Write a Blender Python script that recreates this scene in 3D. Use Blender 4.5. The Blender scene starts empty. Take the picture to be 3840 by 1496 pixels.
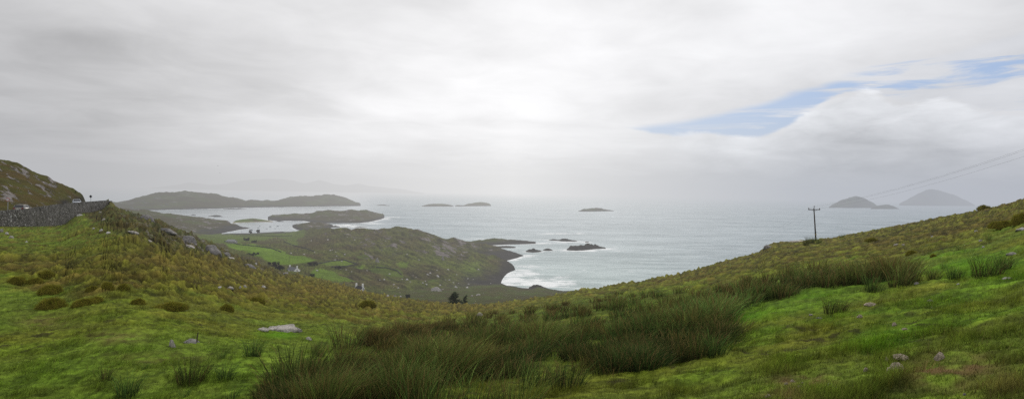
import bpy, bmesh, math, random
import numpy as np
from mathutils import Vector, Matrix
from mathutils.bvhtree import BVHTree

random.seed(11)
rng = np.random.default_rng(7)
S = bpy.context.scene
C = S.collection

# ------------------------------------------------------------------ camera model
F = 2288.0            # focal length in units of the 3840 px wide photograph
CX, CY = 1920.0, 721.0
RO = 0.0187           # slight roll of the hand-held panorama
H = 120.0             # eye height above the sea
cR, sR = math.cos(RO), math.sin(RO)

def ray(px, py):
    u = (np.asarray(px, float) - CX) / F
    v = (CY - np.asarray(py, float)) / F
    return u * cR - v * sR, v * cR + u * sR      # per metre of depth: x, z

def at(px, py, d):
    a, b = ray(px, py)
    return np.stack([a * d, np.broadcast_to(np.asarray(d, float), np.shape(a * d)), H + b * d], -1)

def sea_d(px, py):
    a, b = ray(px, py)
    return H / np.maximum(-b, 1e-4)

def proj(P):
    P = np.asarray(P, float)
    a = P[..., 0] / P[..., 1]; b = (P[..., 2] - H) / P[..., 1]
    u = a * cR + b * sR; v = -a * sR + b * cR
    return CX + u * F, CY - v * F

# ------------------------------------------------------------------ noise
_perm = np.random.default_rng(3).permutation(256)
_perm = np.concatenate([_perm, _perm, _perm])
_ang = np.random.default_rng(5).random(256) * 2 * np.pi
_gx, _gy = np.cos(_ang), np.sin(_ang)
def perlin(x, y):
    x = np.asarray(x, float); y = np.asarray(y, float)
    xi = np.floor(x).astype(np.int64); yi = np.floor(y).astype(np.int64)
    xf = x - xi; yf = y - yi
    xi &= 255; yi &= 255
    u = xf * xf * xf * (xf * (xf * 6 - 15) + 10); v = yf * yf * yf * (yf * (yf * 6 - 15) + 10)
    def g(ix, iy, dx, dy):
        h = _perm[_perm[ix & 255] + (iy & 255)]
        return _gx[h] * dx + _gy[h] * dy
    a = g(xi, yi, xf, yf); b = g(xi + 1, yi, xf - 1, yf)
    c = g(xi, yi + 1, xf, yf - 1); d = g(xi + 1, yi + 1, xf - 1, yf - 1)
    return ((a * (1 - u) + b * u) * (1 - v) + (c * (1 - u) + d * u) * v) * 1.5
def fbm(x, y, o=4, g=0.5):
    s = 0; a = 1.0; t = 0
    for i in range(o):
        s = s + a * perlin(x * 2 ** i + 17.3 * i, y * 2 ** i - 9.1 * i); t += a; a *= g
    return s / t
def sm(a, b, x):
    t = np.clip((np.asarray(x, float) - a) / (b - a), 0, 1); return t * t * (3 - 2 * t)
def mix(a, b, t):
    t = np.asarray(t)[..., None]; return np.asarray(a) * (1 - t) + np.asarray(b) * t
def inpoly(x, y, P):
    x = np.asarray(x); r = np.zeros(x.shape, bool); n = len(P)
    for i in range(n):
        x1, y1 = P[i]; x2, y2 = P[(i + 1) % n]
        if y1 == y2: continue
        c = ((y1 > y) != (y2 > y)) & (x < (x2 - x1) * (y - y1) / (y2 - y1) + x1)
        r ^= c
    return r
def blob(px, py, x, y, rx, ry):
    return np.exp(-(((px - x) / rx) ** 2 + ((py - y) / ry) ** 2))

# ------------------------------------------------------------------ mesh helpers
def raw_mesh(name, V, faces, m, cols=None, smooth=True, attrs=None):
    V = np.asarray(V, np.float32).reshape(-1, 3); faces = np.asarray(faces, np.int32)
    k = faces.shape[1]; n = len(faces)
    me = bpy.data.meshes.new(name)
    me.vertices.add(len(V)); me.vertices.foreach_set('co', V.ravel())
    me.loops.add(n * k); me.loops.foreach_set('vertex_index', faces.ravel())
    me.polygons.add(n)
    me.polygons.foreach_set('loop_start', np.arange(0, n * k, k, dtype=np.int32))
    me.polygons.foreach_set('loop_total', np.full(n, k, np.int32))
    me.polygons.foreach_set('use_smooth', np.full(n, smooth))
    me.update(calc_edges=True)
    if cols is not None:
        a = me.color_attributes.new('Col', 'FLOAT_COLOR', 'POINT')
        c = np.ones((len(V), 4), np.float32); c[:, :3] = np.asarray(cols).reshape(-1, 3)
        a.data.foreach_set('color', c.ravel())
    for nm, val in (attrs or {}).items():
        a = me.attributes.new(nm, 'FLOAT', 'POINT'); a.data.foreach_set('value', np.asarray(val, np.float32).ravel())
    me.materials.append(m)
    return me
def link(name, me, parent=None):
    o = bpy.data.objects.new(name, me); C.objects.link(o)
    if parent is not None: o.parent = parent
    return o
def grid_faces(nc, nr):
    i = np.arange(nc - 1)[:, None] * nr + np.arange(nr - 1)[None]
    i = i.ravel()
    return np.stack([i, i + nr, i + nr + 1, i + 1], 1)   # column-major grid, +z up when columns run right and rows run away
def tag(o, label=None, cat=None, group=None, kind=None):
    if label: o['label'] = label
    if cat: o['category'] = cat
    if group: o['group'] = group
    if kind: o['kind'] = kind
    return o
def empty(name, loc, rz=0, label=None, cat=None, group=None):
    o = bpy.data.objects.new(name, None); C.objects.link(o); o.empty_display_size = 0.3
    o.location = loc; o.rotation_euler = (0, 0, rz)
    return tag(o, label, cat, group)
def bmobj(name, bm, m, parent=None, smooth=False):
    bmesh.ops.recalc_face_normals(bm, faces=bm.faces)
    me = bpy.data.meshes.new(name); bm.to_mesh(me); bm.free()
    for p in me.polygons: p.use_smooth = smooth
    me.materials.append(m)
    return link(name, me, parent)
def bx(bm, c, s, rz=0, rot=None):
    M = Matrix.Translation(c) @ (rot if rot is not None else Matrix.Rotation(rz, 4, 'Z')) @ Matrix.Diagonal((s[0], s[1], s[2], 1))
    bmesh.ops.create_cube(bm, size=1, matrix=M)
def tube(bm, pts, r0, r1=None, n=8):
    r1 = r0 if r1 is None else r1
    rings = []; k = len(pts)
    pts = [Vector(p) for p in pts]
    for i, p in enumerate(pts):
        d = (pts[min(i + 1, k - 1)] - pts[max(i - 1, 0)]).normalized()
        a = d.orthogonal().normalized() if abs(d.z) < .9 else d.cross(Vector((1, 0, 0))).normalized()
        b = d.cross(a); r = r0 + (r1 - r0) * i / max(k - 1, 1)
        rings.append([bm.verts.new(p + a * math.cos(2 * math.pi * j / n) * r + b * math.sin(2 * math.pi * j / n) * r) for j in range(n)])
    for i in range(k - 1):
        for j in range(n):
            bm.faces.new((rings[i][j], rings[i][(j + 1) % n], rings[i + 1][(j + 1) % n], rings[i + 1][j]))
    bm.faces.new(rings[0]); bm.faces.new(rings[-1][::-1])
def prism(bm, prof, y0, y1, f0=1.0):
    """profile in x,z extruded along y"""
    a = [bm.verts.new((x, y0, z)) for x, z in prof]; b = [bm.verts.new((x * f0, y1, z)) for x, z in prof]
    n = len(prof)
    for i in range(n): bm.faces.new((a[i], a[(i + 1) % n], b[(i + 1) % n], b[i]))
    bm.faces.new(a[::-1]); bm.faces.new(b)

# ------------------------------------------------------------------ materials
def newmat(name):
    m = bpy.data.materials.new(name); m.use_nodes = True
    nt = m.node_tree; nt.nodes.clear()
    out = nt.nodes.new('ShaderNodeOutputMaterial')
    return m, nt, out
def N(nt, t, **kw):
    n = nt.nodes.new(t)
    for k, v in kw.items(): setattr(n, k, v)
    return n
def L(nt, a, b): nt.links.new(a, b)
def setin(nt, sock, v):
    if isinstance(v, bpy.types.NodeSocket): nt.links.new(v, sock)
    elif v is not None: sock.default_value = v
def Mth(nt, op, a, b=None, c=None, clamp=False):
    n = nt.nodes.new('ShaderNodeMath'); n.operation = op; n.use_clamp = clamp
    for i, v in enumerate((a, b, c)):
        if v is not None: setin(nt, n.inputs[i], v)
    return n.outputs[0]
def MixC(nt, f, a, b, blend='MIX'):
    n = nt.nodes.new('ShaderNodeMix'); n.data_type = 'RGBA'; n.blend_type = blend
    def s(sk, v):
        if isinstance(v, (tuple, list)) and len(v) == 3: v = (*v, 1)
        setin(nt, sk, v)
    setin(nt, n.inputs[0], f); s(n.inputs[6], a); s(n.inputs[7], b)
    return n.outputs[2]
def MR(nt, v, a, b, c=0.0, d=1.0, smooth=True):
    n = nt.nodes.new('ShaderNodeMapRange'); n.interpolation_type = 'SMOOTHSTEP' if smooth else 'LINEAR'
    setin(nt, n.inputs['Value'], v)
    for k, x in zip(('From Min', 'From Max', 'To Min', 'To Max'), (a, b, c, d)): setin(nt, n.inputs[k], x)
    return n.outputs['Result']
def Noise(nt, vec, scale, detail=4, rough=0.55, dist=0):
    n = nt.nodes.new('ShaderNodeTexNoise'); n.inputs['Scale'].default_value = scale
    n.inputs['Detail'].default_value = detail; n.inputs['Roughness'].default_value = rough
    n.inputs['Distortion'].default_value = dist
    if vec is not None: L(nt, vec, n.inputs['Vector'])
    return n.outputs['Fac']
def BSDF(nt, col, rough=0.8, spec=0.2, normal=None):
    b = nt.nodes.new('ShaderNodeBsdfPrincipled')
    if isinstance(col, (tuple, list)): col = (*col[:3], 1)
    setin(nt, b.inputs['Base Color'], col)
    setin(nt, b.inputs['Roughness'], rough); setin(nt, b.inputs['Specular IOR Level'], spec)
    if normal is not None: L(nt, normal, b.inputs['Normal'])
    return b
def Bump(nt, h, strength, dist):
    b = nt.nodes.new('ShaderNodeBump'); b.inputs['Strength'].default_value = strength
    b.inputs['Distance'].default_value = dist; L(nt, h, b.inputs['Height']); return b.outputs[0]
def objpos(nt): return N(nt, 'ShaderNodeNewGeometry').outputs['Position']
def attr(nt, name): return N(nt, 'ShaderNodeAttribute', attribute_name=name)

def plain(name, col, rough=0.6, spec=0.3, var=0.25, scale=3.0, metal=0):
    m, nt, out = newmat(name)
    tc = N(nt, 'ShaderNodeTexCoord').outputs['Object']
    n = Noise(nt, tc, scale, 4)
    c = MixC(nt, n, tuple(x * (1 - var) for x in col), tuple(min(1, x * (1 + var)) for x in col))
    b = BSDF(nt, c, rough, spec); b.inputs['Metallic'].default_value = metal
    L(nt, b.outputs[0], out.inputs[0]); return m

def terrain_mat(name, s1, s2, rockcol, bump=0.5, bd=0.3, stretch=None, rough=0.9, contrast=0.5):
    m, nt, out = newmat(name)
    p = objpos(nt)
    if stretch:
        mp = N(nt, 'ShaderNodeMapping'); mp.inputs['Rotation'].default_value = stretch[0]; mp.inputs['Scale'].default_value = stretch[1]
        L(nt, p, mp.inputs[0]); ps = mp.outputs[0]
    else: ps = p
    n1 = Noise(nt, p, s1, 5, 0.65); n2 = Noise(nt, p, s2, 6, 0.7); n3 = Noise(nt, ps, s1 * 1.7, 7, 0.68, 0.3)
    col = attr(nt, 'Col').outputs['Color']; rk = attr(nt, 'Rock').outputs['Fac']
    k = Mth(nt, 'ADD', Mth(nt, 'MULTIPLY', n1, contrast), Mth(nt, 'MULTIPLY', n2, contrast * 1.3))
    k = Mth(nt, 'ADD', k, 1 - contrast * 1.15)
    cb = N(nt, 'ShaderNodeVectorMath', operation='SCALE'); L(nt, col, cb.inputs[0]); L(nt, k, cb.inputs['Scale'])
    rc = MixC(nt, MR(nt, Noise(nt, ps, s2 * 0.7, 6, .75), .35, .65), tuple(x * 0.38 for x in rockcol), tuple(x * 1.35 for x in rockcol))
    f = MR(nt, Mth(nt, 'ADD', rk, Mth(nt, 'MULTIPLY', Mth(nt, 'SUBTRACT', n3, .5), 2.2)), 0.45, 0.62)
    c = MixC(nt, f, cb.outputs[0], rc)
    h = Mth(nt, 'ADD', Mth(nt, 'MULTIPLY', n2, 1.0), Mth(nt, 'MULTIPLY', n3, f))
    b = BSDF(nt, c, rough, 0.03, Bump(nt, h, bump, bd))
    L(nt, b.outputs[0], out.inputs[0]); return m

def leafmat(name, trans=0.25, rough=0.75):
    m, nt, out = newmat(name)
    col = attr(nt, 'Col').outputs['Color']
    b = BSDF(nt, col, rough, 0.04)
    t = N(nt, 'ShaderNodeBsdfTranslucent'); L(nt, col, t.inputs['Color'])
    x = N(nt, 'ShaderNodeMixShader'); x.inputs[0].default_value = trans
    L(nt, b.outputs[0], x.inputs[1]); L(nt, t.outputs[0], x.inputs[2]); L(nt, x.outputs[0], out.inputs[0]); return m

def rock_mat(name, col, dark=0.45):
    m, nt, out = newmat(name)
    tc = N(nt, 'ShaderNodeTexCoord').outputs['Object']
    oi = N(nt, 'ShaderNodeObjectInfo').outputs['Random']
    n1 = Noise(nt, tc, 2.2, 6, .7, .4); n2 = Noise(nt, tc, 9, 5, .7)
    c = MixC(nt, MR(nt, n1, .38, .62), tuple(x * dark for x in col), col)
    c = MixC(nt, MR(nt, n2, .52, .7), c, tuple(min(.8, x * 1.5) for x in col))
    nz = N(nt, 'ShaderNodeNewGeometry')
    sx = N(nt, 'ShaderNodeSeparateXYZ'); L(nt, tc, sx.inputs[0])
    c = MixC(nt, MR(nt, Mth(nt, 'ADD', sx.outputs[2], Mth(nt, 'MULTIPLY', n1, .25)), .05, .22), (0.035, 0.045, 0.016), c)
    c = MixC(nt, Mth(nt, 'MULTIPLY', oi, .3), c, tuple(x * .55 for x in col))
    b = BSDF(nt, c, .9, .15, Bump(nt, Mth(nt, 'ADD', n1, Mth(nt, 'MULTIPLY', n2, .4)), .7, .12))
    L(nt, b.outputs[0], out.inputs[0]); return m

# ------------------------------------------------------------------ foreground hillside
SKY = np.array([  # px, py, depth of the brow
 (-3200, 880, 48),  (-900, 856, 62), (-400, 852, 85), (0, 847, 112), (120, 846, 126), (225, 844, 147), (245, 838, 151), (265, 822, 156), (290, 805, 163), (315, 797, 170), (345, 796, 178), (380, 786, 188),
 (408, 764, 197), (425, 776, 198), (450, 784, 199), (500, 799, 202), (530, 804, 205), (560, 813, 208), (600, 825, 212),
 (640, 849, 217), (690, 867, 224), (720, 876, 228), (760, 899, 234), (800, 915, 238), (850, 941, 246), (900, 964, 254),
 (950, 985, 262), (1000, 1003, 268), (1050, 1018, 272), (1100, 1027, 272), (1150, 1034, 268), (1200, 1044, 262), (1250, 1057, 256),
 (1300, 1070, 248), (1350, 1086, 240), (1400, 1096, 230), (1450, 1105, 220), (1500, 1113, 210), (1560, 1121, 198), (1650, 1133, 180),
 (1720, 1138, 170), (1800, 1139, 158), (1850, 1136, 152), (1900, 1131, 148), (1980, 1119, 143), (2060, 1108, 138), (2130, 1095, 135),
 (2160, 1089, 134), (2250, 1075, 132), (2350, 1060, 131), (2450, 1041, 132), (2540, 1026, 135), (2600, 1010, 139), (2700, 981, 147),
 (2760, 966, 152), (2845, 944, 160), (2870, 922, 163), (2900, 911, 166), (2950, 904, 170), (3000, 901, 172), (3058, 896, 172),
 (3130, 889, 168), (3227, 870, 160), (3330, 851, 148), (3430, 832, 137), (3530, 812, 126), (3600, 800, 116), (3700, 781, 103),
 (3760, 768, 96), (3800, 757, 90), (3840, 743, 84), (4200, 640, 66), (4800, 520, 52), (6500, 330, 40)], float)
BOT = np.array([(-900, 16), (0, 15), (700, 14.5), (1400, 13.5), (1920, 12.5), (2600, 10.5), (3200, 8.6), (3840, 7), (4800, 5.6)], float)
YB = 1496.0
def ysky(px): return np.interp(px, SKY[:, 0], SKY[:, 1])
def dsky(px): return np.interp(px, SKY[:, 0], SKY[:, 2])
def dbot(px): return np.interp(px, BOT[:, 0], BOT[:, 1])

RUSH = [(1030, 1560), (1028, 1380), (1060, 1330), (1180, 1312), (1250, 1305), (1380, 1268), (1600, 1225), (1800, 1185), (2000, 1145), (2150, 1118), (2250, 1108), (2420, 1092),
        (2600, 1090), (2800, 1062), (3000, 1050), (3150, 1040), (3300, 1012), (3400, 1015), (3425, 1050), (3330, 1092), (3160, 1085), (3000, 1110), (2870, 1130), (2790, 1160),
        (2755, 1200), (2740, 1290), (2650, 1330), (2560, 1345), (2480, 1370), (2380, 1430), (2300, 1560)]
RUSHa = np.array(RUSH, float)
GAPS = [(1750, 1330, 60, 18), (2420, 1230, 60, 16), (2620, 1180, 40, 14), (1300, 1440, 50, 20), (2020, 1230, 50, 12), (1480, 1330, 50, 14), (2480, 1320, 60, 24), (2650, 1265, 40, 20),(1880, 1345, 85, 22), (2080, 1362, 45, 14), (2560, 1300, 45, 28), (2330, 1420, 70, 26), (1870, 1400, 50, 16), (1560, 1410, 40, 14), (2200, 1480, 60, 20), (2120, 1290, 40, 12)]
def rpatch(X, Y): return sm(-.17, .11, fbm(X * .13 + 2, Y * .13 + 5, 3) + .5 * fbm(X * .5, Y * .5 + 5, 2))
def rushmask(px, py, X, Y):
    n = fbm(X * .35, Y * .35, 3); n2 = fbm(X * .35 + 40, Y * .35 + 9, 3)
    m = inpoly(px + 130 * n, py + 32 * n2, RUSH).astype(float)
    for g in GAPS: m = m * (1 - 1.15 * blob(px, py, *g))
    return np.clip(m, 0, 1)

GREEN = np.array((0.100, 0.142, 0.016)); BRIGHT = np.array((0.098, 0.184, 0.012)); BROWN = np.array((0.090, 0.073, 0.014))
OLIVE = np.array((0.112, 0.120, 0.014)); DARK = np.array((0.045, 0.062, 0.006)); HEATH = np.array((0.052, 0.042, 0.012)); DIRT = np.array((0.145, 0.080, 0.042))
GB = np.array([(-900, 1040), (0, 1035), (150, 1085), (400, 1105), (650, 1125), (800, 1140), (1000, 1160), (1150, 1185), (1300, 1210), (1500, 1210), (1700, 1195), (2000, 1140),
               (2400, 1088), (2700, 1075), (3000, 1020), (3200, 980), (3400, 960), (3550, 940), (3700, 880), (3840, 835), (4800, 700)], float)
SPUR = np.array([(-900, 600), (230, 600), (330, 830), (480, 900), (600, 930), (750, 960), (850, 985), (950, 1010), (1080, 1040), (1120, 1030), (1130, 600)], float)
def ground(px, py, X, Y):
    """colour and bumpiness of the hillside at points given by picture bearing and ground position"""
    n1 = fbm(X * .09, Y * .09, 4); n2 = fbm(X * .35 + 31, Y * .35, 4); n3 = fbm(X * 1.4 + 5, Y * 1.4 - 8, 3); n4 = fbm(X * .03 + 3, Y * .03 + 7, 3)
    gb = np.interp(px, GB[:, 0], GB[:, 1])
    brown = 1 - sm(-45, 45, py - gb + 55 * n2 + 40 * n1)
    # grassy strip below the retaining wall and patches
    strip = sm(990, 880, py + 60 * n1) * sm(560, 300, px) * sm(-.35, .25, n2 + .15)
    brown = brown * (1 - .8 * strip)
    rightside = sm(2300, 3000, px)
    c = mix(GREEN, OLIVE, sm(-.2, .35, n1 + .3 * n2))
    c = mix(c, BRIGHT, np.clip(sm(-.25, .45, n2 + n4) * (.45 + .4 * rightside), 0, 1))
    bc = mix(BROWN, OLIVE, sm(-.35, .25, n2 + .8 * n1) * (.72 + .23 * rightside))
    bc = mix(bc, HEATH, sm(.05, .4, n3 + n2 * .6) * .55)
    c = mix(c, bc, brown)
    sp = np.interp(px, SPUR[:, 0], SPUR[:, 1])
    spur = sm(28, -28, py - sp + 40 * n2)
    c = mix(c, mix(HEATH * 1.05, np.array((.058, .068, .017)), sm(-.15, .35, n2 * 1.2 - n1)), spur * .9)
    # ochre brow above the spur foot
    och = blob(px, py, 850, 985, 260, 38) + blob(px, py, 1250, 1085, 260, 26) + .8 * blob(px, py, 1800, 1150, 300, 25)
    c = mix(c, np.array((.108, .080, .016)), np.clip(och, 0, 1) * .6 * (1 - spur))
    dark = sm(.05, .5, n3 + .5 * n2)
    c = c * (1 - dark * .42)[..., None] * (1 + .35 * sm(-.1, -.5, n3 + .4 * n2))[..., None]
    n5 = fbm(X * 4.2 + 9, Y * 4.2, 3); c = c * (1 + 1.1 * np.clip(n5, -.35, .3) * sm(60, 20, Y))[..., None]
    r = rushmask(px, py, X, Y)
    c = mix(c, DARK, r * (.12 + .55 * rpatch(X, Y)))
    lush = blob(px, py, 1050, 1255, 90, 18) + blob(px, py, 3700, 1000, 180, 40) + blob(px, py, 2760, 1190, 160, 26) + .6 * blob(px, py, 3300, 1270, 130, 60) + .8 * blob(px, py, 3000, 1100, 120, 20)
    c = mix(c, np.array((.072, .190, .003)), np.clip(lush, 0, 1) * .8 * (1 - .6 * r))
    dirt = np.clip(1.35 * blob(px, py, 3010, 1435, 95, 34) + .8 * blob(px, py, 3000, 1490, 150, 25) + .85 * blob(px, py, 3600, 1370, 170, 45) + .8 * blob(px, py, 3480, 1410, 120, 35) + .6 * blob(px, py, 3760, 1460, 160, 50)
                   + .55 * blob(px, py, 430, 1265, 110, 26) + .5 * blob(px, py, 160, 1205, 100, 30) + .35 * blob(px, py, 600, 1340, 200, 20), 0, 1)
    dirt = dirt * sm(-.45, .1, n3 + .5 * n2)
    c = mix(c, DIRT, np.clip(dirt, 0, 1) * .85)
    spot = sm(.30, .42, fbm(X * 1.5 + 50, Y * 1.1 + 20, 3)) * sm(1130, 1200, py) * (1 - brown) * (.35 + .65 * sm(-.1, .3, n1)); c = mix(c, np.array((.030, .024, .010)), np.clip(spot, 0, 1) * .75 * (1 - .5 * np.clip(lush, 0, 1)))
    bump = .10 + .75 * brown + .35 * spur
    bump = bump * (1 - .5 * r) * (1 - .68 * rightside * brown) * (.55 + .7 * sm(-.3, .3, n1 + .4 * n4))
    sk = fbm((px * .5 - py) / 16, (px + py * .5) / 90, 3)
    rock = spur * (.12 + .30 * sm(-.05, .35, n1 + n2 * .5) + 1.1 * np.clip(sk - .08, 0, .45)) * .9 * sm(380, 480, px)
    return c, bump, rock, brown, spur, r, dirt

pxs = np.concatenate([np.linspace(-3200, -920, 50), np.linspace(-900, -40, 60), np.arange(-36, 3880, 4.0), np.linspace(3890, 4800, 60), np.linspace(4830, 6500, 40)])
NC = len(pxs)
tv = np.concatenate([np.linspace(-.55, -.02, 16), np.linspace(0, 1, 200)])   # 0 = foot of the frame, 1 = brow
PX = pxs[:, None] + 0 * tv[None]; TT = tv[None] + 0 * pxs[:, None]
ys_ = ysky(pxs)[:, None]; ds_ = dsky(pxs)[:, None]; db_ = dbot(pxs)[:, None]
def smooth(v, x):
    g = np.arange(-3600, 6901, 4.0); q = np.interp(g, x, v); k = np.exp(-(np.arange(-60, 61) * 4.0 / 75) ** 2); k /= k.sum()
    q = np.convolve(np.pad(q, 60, mode='edge'), k, 'valid'); return np.interp(x, g, q)
near_brow = sm(.86, 1, TT)
ysm = smooth(ysky(pxs), pxs)[:, None]; dsm = smooth(dsky(pxs), pxs)[:, None]
PY = YB + (ys_ - YB) * TT
py_s = YB + (ysm - YB) * TT                      # smoothed lie of the land, the true brow only near the top
t_eff = (YB - PY) / (YB - (ysm + (ys_ - ysm) * near_brow))
INV = 1 / db_ + (1 / (dsm + (ds_ - dsm) * near_brow) - 1 / db_) * t_eff
D = 1 / INV
P = at(PX, PY, D)
def hummock(X, Y):
    w = X + .5 * fbm(X * .8, Y * .8, 2), Y + .5 * fbm(X * .8 + 9, Y * .8 + 4, 2)
    a = fbm(w[0] * .42, w[1] * .42, 3); b = fbm(w[0] * 1.1 + 3, w[1] * 1.1 + 7, 3)
    m = 1 - 2.6 * np.abs(fbm(w[0] * .75 + 20, w[1] * .75 + 3, 2))
    return np.maximum(a, -.12) * .8 + np.maximum(b, -.15) * .7 + .22 * np.clip(-m, -.8, .8)
gcol, gb_, grock, gbrown, gspur, grush, gdirt = ground(PX, PY, P[..., 0], P[..., 1])
hm = hummock(P[..., 0], P[..., 1])
X_, Y_ = P[..., 0], P[..., 1]
amp = gb_ * (.55 + .0055 * D)
dz = hm * amp + (.12 * fbm(X_ * .9, Y_ * .9, 4) + .055 * fbm(X_ * 3.1, Y_ * 3.1, 3)) * sm(3, 9, D)
rk_ = fbm((X_ * .8 + Y_ * .3) * .25, (Y_ * .8 - X_ * .3) * .07, 4)
dz = dz + gspur * 2.0 * np.abs(rk_)
# keep the foot of the retaining wall level
edge = sm(1, .93, TT) ; wallzone = (PX < 412)
dz = np.where(wallzone, dz * (1 - sm(.9, 1, TT)), dz)
P[..., 2] += dz
gcol = gcol * 1.16 * np.clip(.90 + 1.5 * hm * (.35 + .65 * gbrown), .34, 1.55)[..., None]  # hummock shading put into the colour: lit tops lighter, hollows darker
# rows over the brow, falling away
a_, b_ = ray(PX[:, -1], PY[:, -1])
slope = ((P[:, -1, 2] - P[:, -12, 2]) / (D[:, -1] - D[:, -12]))
slope = np.convolve(np.pad(slope, 12, mode='edge'), np.ones(25) / 25, 'valid')
back = []
bs = np.array([2, 5, 9, 14, 20, 30, 45, 70, 110])
for k in bs:
    d = D[:, -1] + k
    q = np.stack([a_ * d, d, P[:, -1, 2] + (np.minimum(slope, .1) - .04) * k - .0035 * k * k + .5 * fbm(a_ * d * .3, d * .3, 3)], -1)
    q[:, 2] = np.where(pxs < 412, P[:, -1, 2] - 1.0 - .0 * k, q[:, 2])
    back.append(q)
front = []
last = P[:, 0]
for f in (.5, 0, -1.2):
    q = last.copy(); q[:, 1] = last[:, 1] * max(f, 0) - (6 if f < 0 else 0); w = 1 - max(f, 0)
    q[:, 0] *= 1 + .3 * w; q[:, 2] = last[:, 2] * (1 - w) + (H - 1.75 + q[:, 0] * .03) * w
    front.append(q)
PF = np.concatenate([np.stack(front[::-1], 1), P, np.stack(back, 1)], 1)
nf, nb = len(front), len(back)
def padc(A):
    return np.concatenate([np.repeat(A[:, :1], nf, 1), A, np.repeat(A[:, -1:], nb, 1)], 1)
M_hill = terrain_mat('hillside_turf', 1.3, 9.0, (0.21, 0.195, 0.185), bump=.55, bd=.12, stretch=((0, 0, .5), (.35, 1.3, 1)), contrast=.62)
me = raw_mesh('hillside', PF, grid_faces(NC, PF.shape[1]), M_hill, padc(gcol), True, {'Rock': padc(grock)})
hill = tag(link('hillside', me), 'grassy hillside dipping to a saddle in the foreground', None, None, 'structure')

TERR = []
def reg(V, faces):
    TERR.append(BVHTree.FromPolygons(np.asarray(V, float).reshape(-1, 3).tolist(), np.asarray(faces).tolist()))
reg(PF, grid_faces(NC, PF.shape[1]))
def hit(px, py):
    a, b = ray(px, py); dr = Vector((float(a), 1.0, float(b))).normalized(); best = None
    for T in TERR:
        r = T.ray_cast(Vector((0, 0, H)), dr, 90000)
        if r[0] is not None and (best is None or r[3] < best[3]): best = r
    return best
def drop(x, y, z=400):
    best = None
    for T in TERR:
        r = T.ray_cast(Vector((x, y, z)), Vector((0, 0, -1)))
        if r[0] is not None and (best is None or r[0].z > best.z): best = r[0]
    return best
def surf(px, py):
    """point on the hillside from the same bearings its mesh was laid out with"""
    px = np.asarray(px, float); t = (YB - py) / (YB - ysky(px))
    ci = np.interp(px, pxs, np.arange(NC)); ri = np.interp(t, tv, np.arange(len(tv)))
    c0 = np.clip(np.floor(ci).astype(int), 0, NC - 2); r0 = np.clip(np.floor(ri).astype(int), 0, len(tv) - 2)
    fc = (ci - c0)[..., None]; fr = (ri - r0)[..., None]
    def lerp(A): return (A[c0, r0] * (1 - fc) + A[c0 + 1, r0] * fc) * (1 - fr) + (A[c0, r0 + 1] * (1 - fc) + A[c0 + 1, r0 + 1] * fc) * fr
    return lerp(P), lerp(gcol)

# ------------------------------------------------------------------ grass blades on the hillside
def blades(root, col, h, w, lean, lean_dir, segs=1, foot=.7):
    n = len(root); a = rng.random(n) * 2 * np.pi
    side = np.stack([np.cos(a), np.sin(a), np.zeros(n)], -1) * (w * .5)[:, None]
    ld = np.stack([np.cos(lean_dir), np.sin(lean_dir), np.zeros(n)], -1) * (h * lean)[:, None]
    up = np.zeros((n, 3)); up[:, 2] = h
    if segs == 1:
        V = np.stack([root - side, root + side, root + ld + up * np.sqrt(np.maximum(1 - lean[:, None] ** 2, .1))], 1)
        Fc = np.arange(n * 3).reshape(n, 3)
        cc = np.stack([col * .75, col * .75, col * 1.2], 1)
        return V.reshape(-1, 3), Fc, cc.reshape(-1, 3)
    m1 = root + ld * .28 + up * .5; m2 = root + ld * .68 + up * .82; tp = root + ld * 1.15 + up * .98
    V = np.stack([root - side, root + side, m1 + side * .9, m1 - side * .9, m2 + side * .6, m2 - side * .6, tp], 1)
    b = np.arange(n)[:, None] * 7
    Fc = np.concatenate([b + np.array([[0, 1, 2]]), b + np.array([[0, 2, 3]]), b + np.array([[3, 2, 4]]), b + np.array([[3, 4, 5]]), b + np.array([[5, 4, 6]])], 0)
    cc = np.stack([col * foot, col * foot, col, col, col * 1.2, col * 1.2, col * 1.5], 1)  # foot darkens the blade base: shade inside the clump painted in
    return V.reshape(-1, 3), Fc, cc.reshape(-1, 3)

M_grass = leafmat('grass_blades', .3); M_rush = leafmat('rush_blades', .2)
NG = 330000
gx = rng.uniform(-60, 3900, NG * 2); keep = rng.random(NG * 2) < (1560 - ysky(gx)) / 830
gx = gx[keep][:NG]; NG = len(gx)
gy = ysky(gx) + rng.random(NG) ** .9 * (1540 - ysky(gx))
root, col = surf(gx, gy)
_, _, _, br, sp_, rr, dd = ground(gx, gy, root[:, 0], root[:, 1])
dist = root[:, 1]
tuft = sm(-.1, .4, fbm(root[:, 0] * .7 + 11, root[:, 1] * .7, 3))
k = (rng.random(NG) > np.clip(dd, 0, 1) * .85) & (rng.random(NG) < .35 + .65 * tuft + .3 * br)
root, col, dist, br, tuft = root[k], col[k], dist[k], br[k], tuft[k]; n = len(root)
hh = (.035 + .06 * rng.random(n)) * (.6 + 1.3 * tuft) * (1 + .7 * br) * (1 + dist / 170)
hh = hh * (1 + .6 * sm(30, 12, dist)); ww = np.maximum(.009, .00048 * dist) * (.7 + .6 * rng.random(n))
col = col * (.45 + 1.2 * rng.random(n)[:, None]) * (.8 + .5 * tuft)[:, None]
yel = rng.random(n) < .10; col[yel] = mix(col[yel], np.array((.17, .14, .02)), np.full(yel.sum(), .5))
fl = (rng.random(n) < .0012) & (br < .3); col[fl] = np.array((.5, .5, .42)); hh[fl] *= np.clip(dist[fl] / 60, .12, .9); ww[fl] *= np.clip(dist[fl] / 15, .8, 2.2)
root = root - np.array((0, 0, .01))
stalk = rng.random(n) < .022 * sm(55, 25, dist)
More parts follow.
